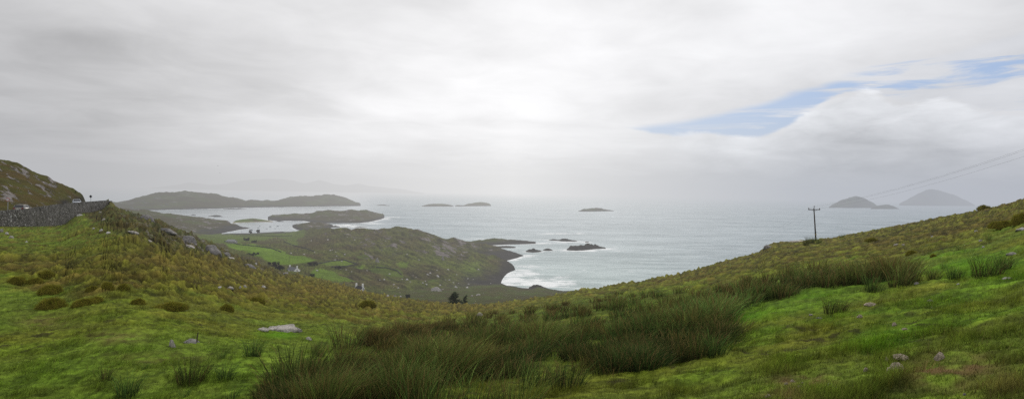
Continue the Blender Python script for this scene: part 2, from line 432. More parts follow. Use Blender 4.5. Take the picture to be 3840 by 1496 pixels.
hh[stalk] = rng.uniform(.10, .26, stalk.sum()); ww[stalk] *= .8; col[stalk] = np.array((.20, .17, .06)) * rng.uniform(.5, 1.3, stalk.sum())[:, None]
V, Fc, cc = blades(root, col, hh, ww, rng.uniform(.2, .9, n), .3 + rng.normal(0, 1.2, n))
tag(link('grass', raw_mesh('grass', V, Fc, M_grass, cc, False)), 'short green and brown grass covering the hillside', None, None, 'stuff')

# ------------------------------------------------------------------ rushes
def rush_clump_arrays(center, n, h, r, w, base_col, brown=.15):
    """center (3,), returns blades of one clump"""
    th = rng.random(n) * 2 * np.pi; rad = np.sqrt(rng.random(n)) * r
    rt = np.stack([np.cos(th) * rad, np.sin(th) * rad, np.full(n, -.05)], -1) + center
    hh = h * rng.uniform(.55, 1.05, n)
    ln = np.clip(rad / r * .5 + rng.normal(.1, .16, n), .02, .95)
    ld = th + rng.normal(0, .5, n)
    ldx = np.cos(ld) * ln + .16; ldy = np.sin(ld) * ln                     # wind from the left
    ln = np.hypot(ldx, ldy); ld = np.arctan2(ldy, ldx)
    c = base_col * (rng.uniform(.45, 1.5, n) * np.where(rng.random(n) < .08, 1.9, 1))[:, None]
    b = rng.random(n) < brown; c[b] = np.array((.170, .120, .045)) * rng.uniform(.6, 1.2, b.sum())[:, None]
    return rt, c, hh, np.full(n, w) * rng.uniform(.7, 1.3, n), ln, ld
RC = np.array((.068, .094, .020)); RCB = np.array((.070, .124, .028))
parts = []
clumps = 0
# the bed: clump positions spread over the ground of the rush zone
pos = []
tries = rng.uniform(1000, 3450, 90000), rng.uniform(990, 1550, 90000)
ok = inpoly(tries[0], tries[1], RUSH)
cxs, cys = tries[0][ok], tries[1][ok]
pt, _ = surf(cxs, cys)
rm = rushmask(cxs, cys, pt[:, 0], pt[:, 1])
# thin to a density per ground area
dens = np.clip(pt[:, 1] / 55, .10, 1.0)
patch = rpatch(pt[:, 0], pt[:, 1])
ok = (rng.random(len(cxs)) < rm * (.04 + .96 * patch) * (1 - .72 * sm(1290, 1420, cys) * sm(1400, 1900, cxs))) & (rng.random(len(cxs)) < .050 * np.clip((22 / pt[:, 1]) ** .55, .35, 1.6))
cxs, cys, pt = cxs[ok], cys[ok], pt[ok]
nz = fbm(pt[:, 0] * .16 + 4, pt[:, 1] * .16, 3); nzb = fbm(pt[:, 0] * .22 + 14, pt[:, 1] * .22, 3)
for i in range(len(cxs)):
    d = pt[i, 1]
    nb_ = int(np.clip(3000 / d, 36, 190))
    top = np.interp(cxs[i], RUSHa[1:16, 0], RUSHa[1:16, 1])
    fringe = math.exp(-max(cys[i] - top, 0) / 45)
    colr = RC + (RCB - RC) * float(sm(-.2, .4, nzb[i]))
    fr_ = fringe * (.5 if cxs[i] < 2300 else .22)
    colr = colr * (1 - fr_) + np.array((.125, .092, .032)) * fr_
    colr = colr * (.55 + .85 * float(sm(-.35, .35, nz[i]))) * random.uniform(.65, 1.35)  # patchy tone: varied rush colour plus shadowed patches painted in
    if random.random() < .22: colr = colr * .4 + np.array((.120, .088, .022)) * .6
    h_ = (.50 + .62 * float(sm(-.3, .35, nz[i]))) * random.uniform(.75, 1.2) * (.9 if d > 40 else 1)
    parts.append(rush_clump_arrays(pt[i], nb_, h_, random.uniform(.28, .62), max(.010, d * .00075), colr, .20 + .5 * fr_))
A = [np.concatenate([p[j] for p in parts]) for j in range(6)]
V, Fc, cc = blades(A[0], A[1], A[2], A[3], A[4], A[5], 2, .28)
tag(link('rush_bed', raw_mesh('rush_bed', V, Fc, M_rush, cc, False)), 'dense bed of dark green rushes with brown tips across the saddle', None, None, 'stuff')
print('rush clumps', len(cxs), 'blades', len(A[0]))

def make_clump(n, h, r, w, colr, brown):
    p = rush_clump_arrays(np.zeros(3), n, h, r, w, colr, brown)
    return blades(*p, 2, .4)
clump_meshes = []
for (n, h, r, w, c, b) in ((170, .80, .30, .011, RCB * .95, .08), (120, .70, .24, .011, RC, .2), (230, .85, .42, .012, RC * .9, .12), (70, .62, .2, .010, RCB * 1.1, .15)):
    v, f, c_ = make_clump(n, h, r, w, c, b)
    clump_meshes.append(raw_mesh('rush_clump', v, f, M_rush, c_, False))
RL = [  # px, py foot, height px, mesh, label
 (948, 1335, 78, 0, 'dark rush clump below the big flat pale rock, left of the rush bed'),
 (830, 1345, 40, 3, 'sparse low rush clump between the upright pale rock and the big rush bed'),
 (720, 1432, 100, 2, 'tall rush clump standing upright left of the rush bed near the bottom edge'),
 (845, 1425, 72, 0, 'rush clump just right of the tall upright clump near the bottom edge'),
 (395, 1422, 62, 1, 'thin brownish rush clump on open grass, left of the two foreground tufts'),
 (478, 1482, 100, 0, 'green rush tuft rising from the bottom edge in the left grass'),
 (540, 1380, 30, 3, 'tiny wispy rush tuft alone in the left grass below the upright rock'),
 (870, 1494, 62, 3, 'low rush clump cut by the bottom edge, left of the rush bed'),
 (960, 1500, 55, 1, 'brownish rush clump at the bottom edge touching the rush bed'),
 (690, 1490, 50, 3, 'short sparse rush clump at the bottom edge under the tall clump'),
 (1195, 1335, 62, 1, 'small rush clump at the upper left corner of the rush bed'),
 (1120, 1470, 200, 2, 'biggest dark rush clump at the left end of the rush bed'),
 (3130, 1178, 72, 2, 'rounded rush clump alone on bright grass in front of the rush bed'),
 (3275, 1095, 70, 0, 'wide green rush clump at the right end of the rush bed'),
 (3580, 1048, 58, 0, 'compact spiky rush clump left of the long clump on the right slope'),
 (3700, 1040, 90, 2, 'large dark rush clump on the right slope'),
 (3768, 1012, 66, 0, 'rush clump touching the right side of the large slope clump'),
 (3540, 1010, 32, 3, 'small rush clump behind the compact spiky one'),
 (3500, 1050, 55, 1, 'brownish rush clump between the bed and the compact spiky clump'),
 (3708, 902, 32, 3, 'lone wispy rush tuft high on the right slope'),
 (3595, 938, 26, 3, 'small flattened rush tuft among stones on the right slope'),
 (2625, 1345, 110, 1, 'brownish rush clump on the right border of the bed beside bright grass'),
 (2680, 1340, 100, 0, 'green rush clump at the outermost right corner of the bed'),
 (3038, 912, 30, 2, 'dark rush clump at the foot of the utility pole'),
 (3070, 912, 22, 0, 'smaller rush clump right of the utility pole foot'),
 (3021, 920, 26, 1, 'narrow rush tuft left of the utility pole foot'),
 (3156, 893, 20, 3, 'single thin rush tuft on the skyline right of the pole'),
]
for (x, y, hp, mi, lab) in RL:
    p, _ = surf(np.array([x]), np.array([min(y, 1540)])); p = p[0]
    o = link('rush_clump', clump_meshes[mi]); o.location = p
    s = hp * p[1] / F / (.78, .68, .83, .6)[mi]; o.scale = (s, s, s); o.rotation_euler = (0, 0, random.uniform(-.5, .5))
    tag(o, lab, 'rush clump', 'separate rush clumps on the grass')

# ------------------------------------------------------------------ grass tussocks (brown mounds)
def tussock_mesh(seed, green):
    r2 = np.random.default_rng(seed)
    nu, nv = 26, 9
    th = np.linspace(0, 2 * np.pi, nu, endpoint=False); ph = np.linspace(0, 1, nv)
    T, Q = np.meshgrid(th, ph, indexing='ij')
    rad = np.sin(Q * np.pi / 2) ** .9; z = np.cos(Q * np.pi / 2) ** 1.2
    nn = fbm(np.cos(T) * rad * 2 + seed, np.sin(T) * rad * 2, 3)
    X = np.cos(T) * rad * (1 + .5 * nn); Y = np.sin(T) * rad * (1 + .4 * nn); Z = z * (.55 + .3 * nn) - .08
    Vd = np.stack([X, Y, Z], -1)
    f = []
    for i in range(nu):
        for j in range(nv - 1):
            a = i * nv + j; b = ((i + 1) % nu) * nv + j
            f += [(a, a + 1, b + 1), (a, b + 1, b)]
    base = np.array((.190, .165, .024)) if not green else np.array((.190, .200, .016))
    cd = np.repeat(base[None] * .9, nu * nv, 0)
    n = 2600
    iu = r2.integers(0, nu, n); iv = r2.integers(0, nv - 1, n); w = r2.random(n)[:, None]
    rt = Vd[iu, iv] * (1 - w) + Vd[(iu + 1) % nu, iv + 1] * w
    c = base * r2.uniform(.6, 1.5, n)[:, None]
    gsel = r2.random(n) < .3; c[gsel] = np.array((.175, .205, .016)) * r2.uniform(.6, 1.2, gsel.sum())[:, None]
    out = np.arctan2(rt[:, 1], rt[:, 0]) + r2.normal(0, .6, n)
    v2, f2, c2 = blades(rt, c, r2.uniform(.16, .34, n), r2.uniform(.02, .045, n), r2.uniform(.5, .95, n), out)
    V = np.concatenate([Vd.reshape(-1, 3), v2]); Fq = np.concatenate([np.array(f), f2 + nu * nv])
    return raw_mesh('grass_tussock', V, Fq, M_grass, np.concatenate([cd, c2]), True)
TM = [tussock_mesh(1, False), tussock_mesh(5, False), tussock_mesh(9, True)]
TL = [(195, 1156, 95, 36, 'largest shaggy brown tussock standing alone on the left grass'), (190, 1098, 78, 26, 'brown tussock directly above the largest one on the left grass'),
 (348, 1083, 42, 18, 'small brown tussock left of the twin one at the edge of the brown ground'), (402, 1087, 42, 26, 'dome shaped brown tussock, third along the edge of the brown ground'),
 (462, 1083, 36, 18, 'brown tussock right of the dome shaped one'), (517, 1134, 50, 20, 'dark low tussock alone on the green left of centre'),
 (328, 1140, 90, 22, 'flat wide brown tussock between the largest one and the dark low one'), (365, 1130, 40, 18, 'brown tussock topping the right end of the flat wide one'),
 (64, 1058, 60, 24, 'brown tussock near the left edge below the wall field'), (130, 1062, 54, 16, 'low brown tussock right of the one near the left edge'),
 (168, 1043, 60, 22, 'rounded brown tussock above the low one in the left brown ground'), (290, 1070, 50, 16, ''),
 (590, 1060, 60, 18, ''), (860, 1062, 50, 20, ''),
 (700, 1080, 60, 22, ''), (640, 1160, 110, 20, 'broad low brown tussock in mid grass left of centre'),
 (850, 1162, 48, 22, 'brown tussock above the big flat pale rock, to its left'), (960, 1130, 60, 20, 'brown tussock left of the pale flat stone'),
 (1380, 1152, 60, 18, 'dark tussock under the pale flat stone on the brown slope'), (1440, 1215, 80, 22, ''),
 (1170, 1255, 60, 22, ''), (1220, 1180, 60, 18, ''),
 (3160, 1000, 0, 0, ''), (3690, 786, 40, 14, 'dark tussock on the right skyline'), (3830, 838, 60, 34, 'tall brown tussock at the right edge of the slope'), (3760, 856, 90, 22, 'wide brown tussock left of the white rock at the right edge'),
 (3300, 945, 0, 0, ''), (3420, 952, 38, 14, 'small round tussock among the right slope grass'), (3500, 963, 22, 12, 'dark little tussock above the compact spiky rush clump'), (3270, 905, 40, 12, 'low brown tussock in the middle of the right slope')]
for i, (x, y, w, h, lab) in enumerate(TL):
    if not lab: continue
    p, _ = surf(np.array([x]), np.array([y])); p = p[0]; s = p[1] / F
    o = link('grass_tussock', TM[2 if 'olive' in lab or 'grassy' in lab else i % 2]); o.location = p - np.array((0, 0, .05))
    o.scale = (w * s * .52, w * s * .5, h * s * 1.9); o.rotation_euler = (0, 0, random.uniform(0, 6))
    tag(o, lab, 'grass tussock', 'shaggy tussocks on the hillside')

# ------------------------------------------------------------------ ridges: hills, islands and sea rocks
def cv(pts, xs, j): 
    p = np.array([[q if q is not None else np.nan for q in r] for r in pts], float); return np.interp(xs, p[:, 0], p[:, j])
WATER = []     # waterline samples with foam width
def ridge(name, sky, base, mat, colf, step=3.0, nr=40, amp=2.0, sc=30.0, back=300, foam=None, rockbase=0, reg_=True, bulge=0.0, rough=1.0, deep=6, shore=4.0):
    """sky: (px, py, depth) crest; base: (px, py, depth or None = where that bearing meets the sea)"""
    x0, x1 = sky[0][0], sky[-1][0]
    xs = np.linspace(x0, x1, max(int((x1 - x0) / step), 10)); nc = len(xs)
    base = [(x, y, float(sea_d(x, y)) if d is None else d) for x, y, d in base]
    ysk, dsk = cv(sky, xs, 1), cv(sky, xs, 2); yba, dba = cv(base, xs, 1), cv(base, xs, 2)
    seaflag = H + ray(xs, yba)[1] * dba < 2.0
    t = np.linspace(0, 1, nr)
    PXr = xs[:, None] + 0 * t; PYr = yba[:, None] + (ysk - yba)[:, None] * t
    Dr = 1 / (1 / dba[:, None] + (1 / dsk - 1 / dba)[:, None] * t ** (1 + bulge))
    Pr = at(PXr, PYr, Dr)
    env = np.clip((Pr[..., 2]) / shore, 0, 1)
    n_ = fbm(Pr[..., 0] / sc, Pr[..., 1] / sc, 5, .55); rg = 1 - np.abs(fbm(Pr[..., 0] / sc / 1.3 + 7, Pr[..., 1] / sc / 2.2, 4)) * 2
    hh = (n_ + .5 * (rg - .6) * rough) * amp * env
    Pr[..., 2] += hh
    c, rk = colf(PXr, PYr, Pr, n_)
    rows = [Pr]; cc = [c]; rr = [rk]
    ex = [Pr[:, -1]]
    bks = np.array([.04, .12, .25, .45, .7, 1.0, 1.25])
    bl = []
    for kk in bks:
        d = dsk + back * kk
        a, b = ray(xs, ysk); zt = np.maximum(Pr[:, -1, 2], 0)
        z = zt * (1 - min(kk, 1) ** 1.3) - (deep if kk > 1 else 0) + amp * .5 * fbm(a * d / sc, d / sc, 4) * np.clip(zt / shore, 0, 1) * (kk < 1)
        z = np.minimum(z, H + (b - .0004) * d)
        bl.append(np.stack([a * d, d, z], -1))
    fr = Pr[:, 0].copy(); fr[:, 2] -= deep; fr[:, 1] -= .5
    A = np.concatenate([fr[:, None], Pr, np.stack(bl, 1)], 1)
    cc = np.concatenate([c[:, :1], c, np.repeat(c[:, -1:], len(bl), 1)], 1); rr = np.concatenate([rk[:, :1], rk, np.repeat(rk[:, -1:], len(bl), 1)], 1)
    fcs = grid_faces(nc, A.shape[1])
    o = link(name, raw_mesh(name, A, fcs, mat, cc, True, {'Rock': rr}))
    if reg_: reg(A, fcs)
    if foam:
        w = Pr[seaflag, 0][::2]; WATER.append((w[:, :2], foam))
        zb = np.stack(bl, 1)[:, 4]; 
    return o

HE = np.array((.074, .062, .022)); GR = np.array((.094, .116, .017)); RKC = (0.165, 0.145, 0.135)
FIELD = np.array((.112, .185, .014)); FIELD2 = np.array((.090, .130, .018))
M_head = terrain_mat('headland_ground', .035, .25, RKC, bump=.8, bd=3.0, stretch=((0, 0, .9), (.8, 1.2, 1)), contrast=.85)
M_far = terrain_mat('island_ground', .012, .06, (.13, .12, .11), bump=.8, bd=8.0, contrast=.6)
M_sea_rock = terrain_mat('wet_rock', .08, .5, (.060, .055, .052), bump=.9, bd=2.0, contrast=.6)
def wet(c, rk, P_):
    w = 1 - sm(2, 9, P_[..., 2]); c = mix(c, np.array((.035, .032, .030)), w); return c, np.where(w > .5, rk * .2, rk)
POLY = [([(840, 912), (900, 916), (960, 921), (1020, 930), (1060, 945), (1100, 957), (1185, 972), (1150, 992), (1085, 994), (1000, 978), (930, 950), (860, 930)], FIELD, 1),
        ([(740, 885), (790, 878), (900, 872), (1000, 868), (1150, 862), (1140, 888), (1100, 902), (1040, 890), (960, 906), (880, 912), (740, 910)], FIELD2, .85),
        ([(1060, 905), (1110, 898), (1120, 918), (1100, 925)], FIELD2, .7),
        ([(1190, 990), (1260, 978), (1292, 975), (1335, 990), (1270, 996), (1220, 1000)], FIELD, .6),
        ([(1175, 1012), (1250, 1018), (1290, 1044), (1345, 1056), (1300, 1060), (1230, 1052), (1160, 1030)], FIELD, .8),
        ([(1318, 1002), (1365, 996), (1360, 1005)], FIELD, .8), ([(1385, 1008), (1440, 1000), (1500, 1010), (1515, 1036), (1450, 1035), (1390, 1022)], FIELD, .55),
        ([(1490, 990), (1530, 985), (1530, 1003), (1495, 1003)], FIELD, .5), ([(1330, 960), (1390, 955), (1400, 970), (1340, 975)], FIELD2, .7), ([(1600, 1050), (1660, 1052), (1650, 1060), (1605, 1058)], FIELD2, .8)]
def head_col(px, py, P_, n_):
    a = fbm(P_[..., 0] / 60, P_[..., 1] / 90, 4); b = fbm(P_[..., 0] / 22 + 5, P_[..., 1] / 30, 4)
    low = sm(900, 1010, py + 30 * a)
    c = mix(HE * .85, GR * .8, sm(-.35, .25, a + .5 * b) * (.50 + .35 * low))
    c = mix(c, np.array((.050, .036, .022)), sm(.05, .35, b - .3 * a) * .5)
    for pl, fc, s in POLY:
        f = np.zeros(px.shape)
        for jx, jy in ((0, 0), (3, 1), (-3, -1), (2, -1.5), (-2, 1.5)):
            f += inpoly(px + jx + 10 * b, py + jy + 4 * a, pl)
        c = mix(c, fc * (.95 + .25 * a[..., None]), np.clip(f / 5 * s, 0, 1))
    c = mix(c, FIELD2, np.clip(.75 * blob(px, py, 1775, 1015, 45, 34) + .5 * blob(px, py, 1640, 960, 60, 25) + .4 * blob(px, py, 1450, 940, 60, 20), 0, 1))
    # darker scrub
    c = c * (1 - .45 * np.clip(blob(px, py, 1160, 990, 40, 9) + blob(px, py, 1370, 1015, 90, 12) + .8 * blob(px, py, 1600, 1040, 120, 14) + .7 * blob(px, py, 950, 958, 30, 6), 0, 1))[..., None]
    s2 = fbm((px * .45 - py) / 9, (px + py * .45) / 55, 4); s3 = fbm(px / 7.0, py / 3.2, 3)
    isf = np.zeros(px.shape)
    for pl, _, _ in POLY: isf = np.maximum(isf, inpoly(px, py, pl))
    c = c * np.clip(1 + (1.1 * s2 * sm(1150, 1300, px) + .9 * s3) * (1 - .75 * isf), .4, 1.7)[..., None]
    crest = sm(1030, 900, py - .16 * (px - 1500) + 60 * a)
    rock = np.clip(.04 + .12 * crest * sm(1180, 1300, px) + .30 * sm(0, .4, b) * crest, 0, .6)
    st = fbm((px * .7 - py * 1.0) / 26, (px * 1.0 + py * .7) / 150, 4)         # slabs running down to the right
    rock = rock + (np.clip(st * 1.2 - .12, 0, .7) + np.clip(s2 * 1.0 - .08, 0, .5)) * sm(1250, 1350, px) * sm(1060, 960, py)
    rock = np.where(low > .6, rock * .45, rock) * (px > 1120) + .05 * (px <= 1120)
    cliff = sm(1850, 1900, px + .25 * (py - 990))
    c = mix(c, np.array((.045, .040, .036)), cliff * .9); rock = rock * (1 - cliff)
    return wet(c, rock, P_)
# far side of the headland with its crest
head = ridge('headland', [(1110, 868, 1560), (1150, 860, 1480), (1180, 857, 1400), (1270, 853, 1300), (1320, 858, 1270), (1370, 860, 1250), (1420, 862, 1250), (1440, 859, 1250), (1490, 852, 1250), (1520, 852, 1250), (1560, 860, 1250), (1600, 870, 1260),
  (1640, 884, 1270), (1660, 894, 1275), (1680, 898, 1280), (1702, 894, 1290), (1722, 901, 1300), (1760, 909, 1300), (1800, 915, 1290), (1850, 923, 1270), (1890, 933, 1240), (1930, 947, 1195), (1963, 958, 1160)],
  [(1110, 890, 1300), (1300, 940, 980), (1600, 950, 1030), (1750, 965, 1060), (1850, 979, 1075), (1890, 979, None), (1910, 975, None), (1940, 967, None), (1963, 959, None)],
  M_head, head_col, step=2.5, nr=70, amp=7, sc=45, back=300, foam=26)
tag(head, 'rocky headland running out to the sea', None, None, 'structure')
front_ = ridge('valley', [(560, 860, 1500), (700, 873, 1560), (800, 876, 1600), (870, 874, 1610), (960, 873, 1625), (1060, 868, 1660), (1110, 868, 1600), (1150, 872, 1420), (1200, 878, 1260), (1300, 886, 1130), (1400, 890, 1080), (1480, 886, 1060),
  (1550, 897, 1050), (1650, 920, 1050), (1750, 938, 1045), (1820, 952, 1030), (1870, 965, 1005), (1900, 977, 985), (1920, 990, 965), (1929, 1003, 945), (1932, 1011, 942)],
  [(560, 900, 470), (900, 1010, 450), (1100, 1070, 450), (1350, 1120, 520), (1650, 1105, 660), (1800, 1092, 720), (1862, 1080, 745), (1880, 1062, None), (1890, 1040, None), (1902, 1026, None), (1915, 1019, None), (1932, 1012, None)],
  M_head, head_col, step=2.0, nr=130, amp=4.5, sc=38, back=160, foam=40, bulge=-.12)
tag(front_, 'valley floor with green fields climbing to the rocky headland', None, None, 'structure')
def meadow_col(px, py, P_, n_):
    a = fbm(P_[..., 0] / 30, P_[..., 1] / 40, 4); b = fbm(P_[..., 0] / 9, P_[..., 1] / 14, 4)
    c = mix(np.array((.060, .056, .020)), np.array((.062, .080, .018)), sm(-.3, .3, a + .5 * b)); c = mix(c, HE * .8, sm(.1, .4, b) * .6)
    return wet(c, np.clip(.12 + .3 * sm(.15, .4, b), 0, .4) + 0 * a, P_)
meadow = ridge('coastal_meadow', [(1280, 1098, 420), (1400, 1096, 480), (1550, 1086, 600), (1650, 1079, 680), (1750, 1072, 735), (1850, 1064, 785), (1880, 1062, 795), (1900, 1070, 781), (1930, 1073, 776), (1960, 1080, 762), (2000, 1080, 763), (2016, 1074, 775), (2040, 1076, 772),
  (2055, 1081, 761), (2110, 1091, 744), (2160, 1088, 752), (2250, 1096, 738), (2500, 1110, 720), (2800, 1110, 730)],
  [(1280, 1150, 300), (1500, 1185, 290), (1700, 1200, 280), (2000, 1200, 280), (2800, 1200, 280)], M_head, meadow_col, step=3, nr=60, amp=2.0, sc=16, back=25, foam=30)
tag(meadow, 'low coastal meadow below the saddle', None, None, 'structure')

def hill_col(px, py, P_, n_):
    a = fbm(P_[..., 0] / 90, P_[..., 1] / 120, 4); b = fbm(P_[..., 0] / 30, P_[..., 1] / 40, 4)
    c = mix(HE * .75, GR * .6, sm(-.2, .4, a)); return wet(c, np.clip(.2 + .5 * sm(-.1, .4, b), 0, .6), P_)
def isl_col(px, py, P_, n_):
    a = fbm(P_[..., 0] / 160, P_[..., 1] / 200, 4); c = mix(HE * .6, GR * .55, sm(-.2, .4, a)); return wet(c, np.clip(.25 + a * .5, 0, .6), P_)
def green_col(px, py, P_, n_):
    a = fbm(P_[..., 0] / 60, P_[..., 1] / 60, 3); c = mix(FIELD2 * .9, HE, sm(-.1, .5, a))
    w = 1 - sm(.8, 2.2, P_[..., 2]); c = mix(c, np.array((.30, .26, .19)), w * .8); return c, 0 * a
def rock_col(px, py, P_, n_):
    c = mix(np.array((.040, .037, .033)), np.array((.050, .050, .026)), sm(6, 16, P_[..., 2])); return c, .35 + 0 * n_
o = ridge('hill', [(380, 792, 1500), (455, 785, 1700), (470, 783, 1750), (510, 783, 1800), (545, 785, 1850), (570, 794, 1880), (600, 798, 1900), (650, 803, 1950), (700, 808, 1980), (740, 813, 1980), (780, 818, 1970), (820, 824, 1960),
  (850, 830, 1940), (870, 838, 1900), (890, 845, 1860), (910, 850, 1820), (937, 856, 1785)],
  [(380, 860, 1000), (600, 885, 1200), (750, 892, 1400), (810, 884, 1500), (845, 872, None), (880, 865, None), (900, 861, None), (937, 857, None)], M_head, hill_col, nr=60, amp=8, sc=70, back=300, foam=10)
tag(o, 'dark heather hill above the harbour behind the rocky spur', None, None, 'structure')
def deps(pts, off):   # crest depth a fixed way behind the sea bearing
    return [(x, y, float(sea_d(x, yb)) + off) for x, y, yb in pts]
def isle(name, pts, off, back, mat, colf, label, amp, sc, foam, step=2.0, nr=26, struct=True, group=None, deep=6, shore=4.0):
    b = [(x, yb, None) for x, y, yb in pts]
    o = ridge(name, deps(pts, off), b, mat, colf, step=step, nr=nr, amp=amp, sc=sc, back=back, foam=foam, deep=deep, shore=shore)
    if struct: tag(o, label, None, None, 'structure')
    else: tag(o, label, 'sea rock', group)
    return o
isle('islet', [(868, 836, 838), (885, 827, 836), (910, 822, 835), (950, 819, 833.5), (975, 821, 832.5), (1000, 825, 832.5), (1020, 829, 833), (1042, 833, 833.5)], 60, 120, M_head, green_col, 'low green islet with sandy shore in the harbour mouth', 2, 40, 8)
isle('sea_rock', [(1030, 830, 831), (1045, 827.5, 831), (1055, 829, 831.5), (1066, 831, 832)], 12, 30, M_sea_rock, rock_col, 'small flat rock off the end of the low green islet', 1, 12, 8, struct=False)
isle('island', [(985, 820, 822), (1000, 815, 825), (1020, 806, 827), (1045, 808, 828), (1060, 805, 828), (1085, 803, 828), (1110, 800, 828), (1140, 801, 829), (1160, 800, 832), (1190, 793, 836), (1220, 789, 837), (1240, 787, 837), (1260, 790, 837), (1290, 789, 837),
  (1310, 787, 837), (1340, 790, 837), (1380, 789, 833), (1400, 795, 829), (1430, 800, 822), (1442, 808, 817), (1455, 808, 815), (1478, 813, 814)], 260, 300, M_head, hill_col, 'long dark island beyond the harbour', 8, 80, 24)
isle('peninsula', [(1088, 846, 848), (1100, 843, 855), (1115, 840, 862), (1135, 837, 867), (1165, 833, 866), (1200, 833, 864), (1230, 838, 857), (1255, 846, 851), (1274, 849, 850)], 120, 80, M_head, hill_col, 'low green tongue of land in front of the long dark island', 2, 50, 12)
isle('island', [(396, 760, 793), (420, 757, 792), (440, 757, 791), (480, 750, 790), (510, 742, 790), (550, 731, 789), (590, 721, 788), (620, 718, 787), (660, 721, 786), (700, 719, 785), (740, 721, 784), (780, 726, 783), (820, 729, 782), (850, 735, 781), (880, 741, 780), (900, 747, 780),
  (920, 752, 779), (940, 750, 779), (980, 752, 778), (1030, 752, 777), (1050, 747, 777), (1090, 738, 776), (1150, 734, 775), (1200, 733, 774), (1225, 730, 774), (1260, 733, 773.5), (1300, 742, 773), (1330, 756, 773), (1372, 771.5, 772.5)], 700, 900, M_far, isl_col, 'broad grey island closing the bay on the left', 15, 110, 34)
isle('island', [(1412, 769.5, 771), (1425, 768, 771), (1445, 768, 771.5), (1462, 771, 772)], 60, 120, M_far, rock_col, 'tiny grey islet beside the broad island', 3, 40, 20)
isle('island', [(1578, 773, 774.5), (1600, 767, 774.5), (1625, 764, 774.5), (1650, 763.5, 774.5), (1680, 767, 774.5), (1704, 773, 774.5)], 200, 250, M_far, isl_col, 'left half of the twin islets on the horizon', 5, 70, 30)
isle('island', [(1702, 773, 774), (1715, 769, 774), (1735, 770, 774), (1755, 764, 773.5), (1780, 760, 773), (1800, 758, 773), (1825, 760, 772.5), (1838, 766, 772.5), (1842, 771, 772.5)], 200, 250, M_far, isl_col, 'right half of the twin islets on the horizon', 5, 70, 30)
isle('island', [(2168, 791, 793), (2190, 784, 793.5), (2215, 782, 793.5), (2235, 780, 793), (2260, 783, 792.5), (2285, 787, 792), (2305, 791, 792)], 120, 200, M_far, isl_col, 'small dark island alone in the middle of the bay', 6, 60, 45)
o = isle('promontory', [(1690, 906, 940), (1720, 903, 935), (1790, 903, 926), (1810, 899, 921), (1850, 894, 919.5), (1885, 895, 918), (1905, 899, 917), (1950, 899, 916), (1975, 903, 915), (2000, 905, 914), (2020, 907, 913), (2058, 911.5, 912.5)], 60, 60, M_head, hill_col, 'flat rocky promontory reaching into the sea past the headland', 2.5, 30, 24, shore=2.5)
isle('promontory', [(1820, 925, 932), (1850, 922, 931), (1890, 922, 930), (1925, 924, 930), (1945, 928, 929)], 25, 40, M_sea_rock, rock_col, 'short rocky spit under the flat promontory', 2, 20, 10)
g = 'dark rocks in the surf off the headland'
isle('sea_rock', [(2057, 900, 901.5), (2075, 896, 902), (2090, 898, 903), (2100, 899, 904), (2110, 895, 905), (2125, 894, 905.5), (2140, 898, 905.5), (2160, 902, 905), (2168, 905, 906)], 15, 25, M_sea_rock, rock_col, 'long low surf rock beyond the flat promontory tip', 4, 14, 34, struct=False, group=g)
isle('sea_rock', [(2194, 907, 909), (2201, 905, 909), (2208, 906.5, 908.5)], 5, 8, M_sea_rock, rock_col, 'tiny surf rock to the right of the long low one', 1, 6, 22, step=1, struct=False, group=g)
isle('sea_rock', [(2125, 934, 938), (2140, 922, 939), (2160, 917, 940), (2172, 920, 939), (2185, 917, 939), (2205, 915, 937), (2230, 915, 934), (2245, 920, 933), (2262, 926, 932), (2283, 933, 934)], 25, 30, M_sea_rock, rock_col, 'biggest hump backed surf rock off the headland', 5, 16, 40, struct=False, group=g)
isle('sea_rock', [(1970, 942, 944), (1985, 934, 946), (2000, 932, 947), (2012, 936, 946), (2020, 937, 945), (2030, 940, 944)], 15, 18, M_sea_rock, rock_col, 'ragged surf rock nearest the headland tip', 4, 12, 10, struct=False, group=g)
isle('sea_rock', [(2034, 937, 938.5), (2045, 934, 940), (2055, 931, 940.5), (2065, 934, 940), (2075, 939, 940)], 12, 14, M_sea_rock, rock_col, 'small domed surf rock right of the ragged one', 2.5, 12, 9, struct=False, group=g)
isle('sea_rock', [(1983, 1076, 1080), (1995, 1072, 1082), (2010, 1068, 1082), (2022, 1067, 1081), (2032, 1072, 1081), (2048, 1078, 1082)], 8, 12, M_sea_rock, rock_col, 'black rock in the foam at the foot of the meadow', 3, 8, 8, struct=False, group=g)
g2 = 'low rocks in the left bay'
isle('sea_rock', [(838, 784, 785.5), (870, 782, 785.5), (900, 782.5, 785), (925, 784, 785)], 40, 60, M_sea_rock, rock_col, 'flat skerry under the broad island, right of the harbour hill', 2, 30, 24, struct=False, group=g2)
isle('sea_rock', [(780, 811, 812.5), (795, 808, 812.5), (808, 806.5, 812.5), (822, 808, 812.5), (836, 812, 813)], 25, 30, M_sea_rock, rock_col, 'humped skerry in the left bay above the harbour hill', 2, 20, 8, struct=False, group=g2)
isle('sea_rock', [(717, 806, 807.5), (726, 804.5, 807.5), (735, 806.5, 808)], 10, 20, M_sea_rock, rock_col, 'tiny skerry peeping over the crest of the harbour hill', 1, 12, 6, step=1, struct=False, group=g2)
isle('sea_rock', [(1225, 851, 852.5), (1245, 847, 853), (1262, 846, 852), (1275, 849, 851.5)], 10, 20, M_sea_rock, rock_col, 'dark rock in the surf between the island and the headland', 2, 14, 16, struct=False, group=g2)
isle('sea_rock', [(1330, 851.5, 852.5), (1350, 850, 853), (1378, 852, 853)], 6, 14, M_sea_rock, rock_col, 'thin reef in the surf behind the headland crest', 1, 14, 22, struct=False, group=g2)
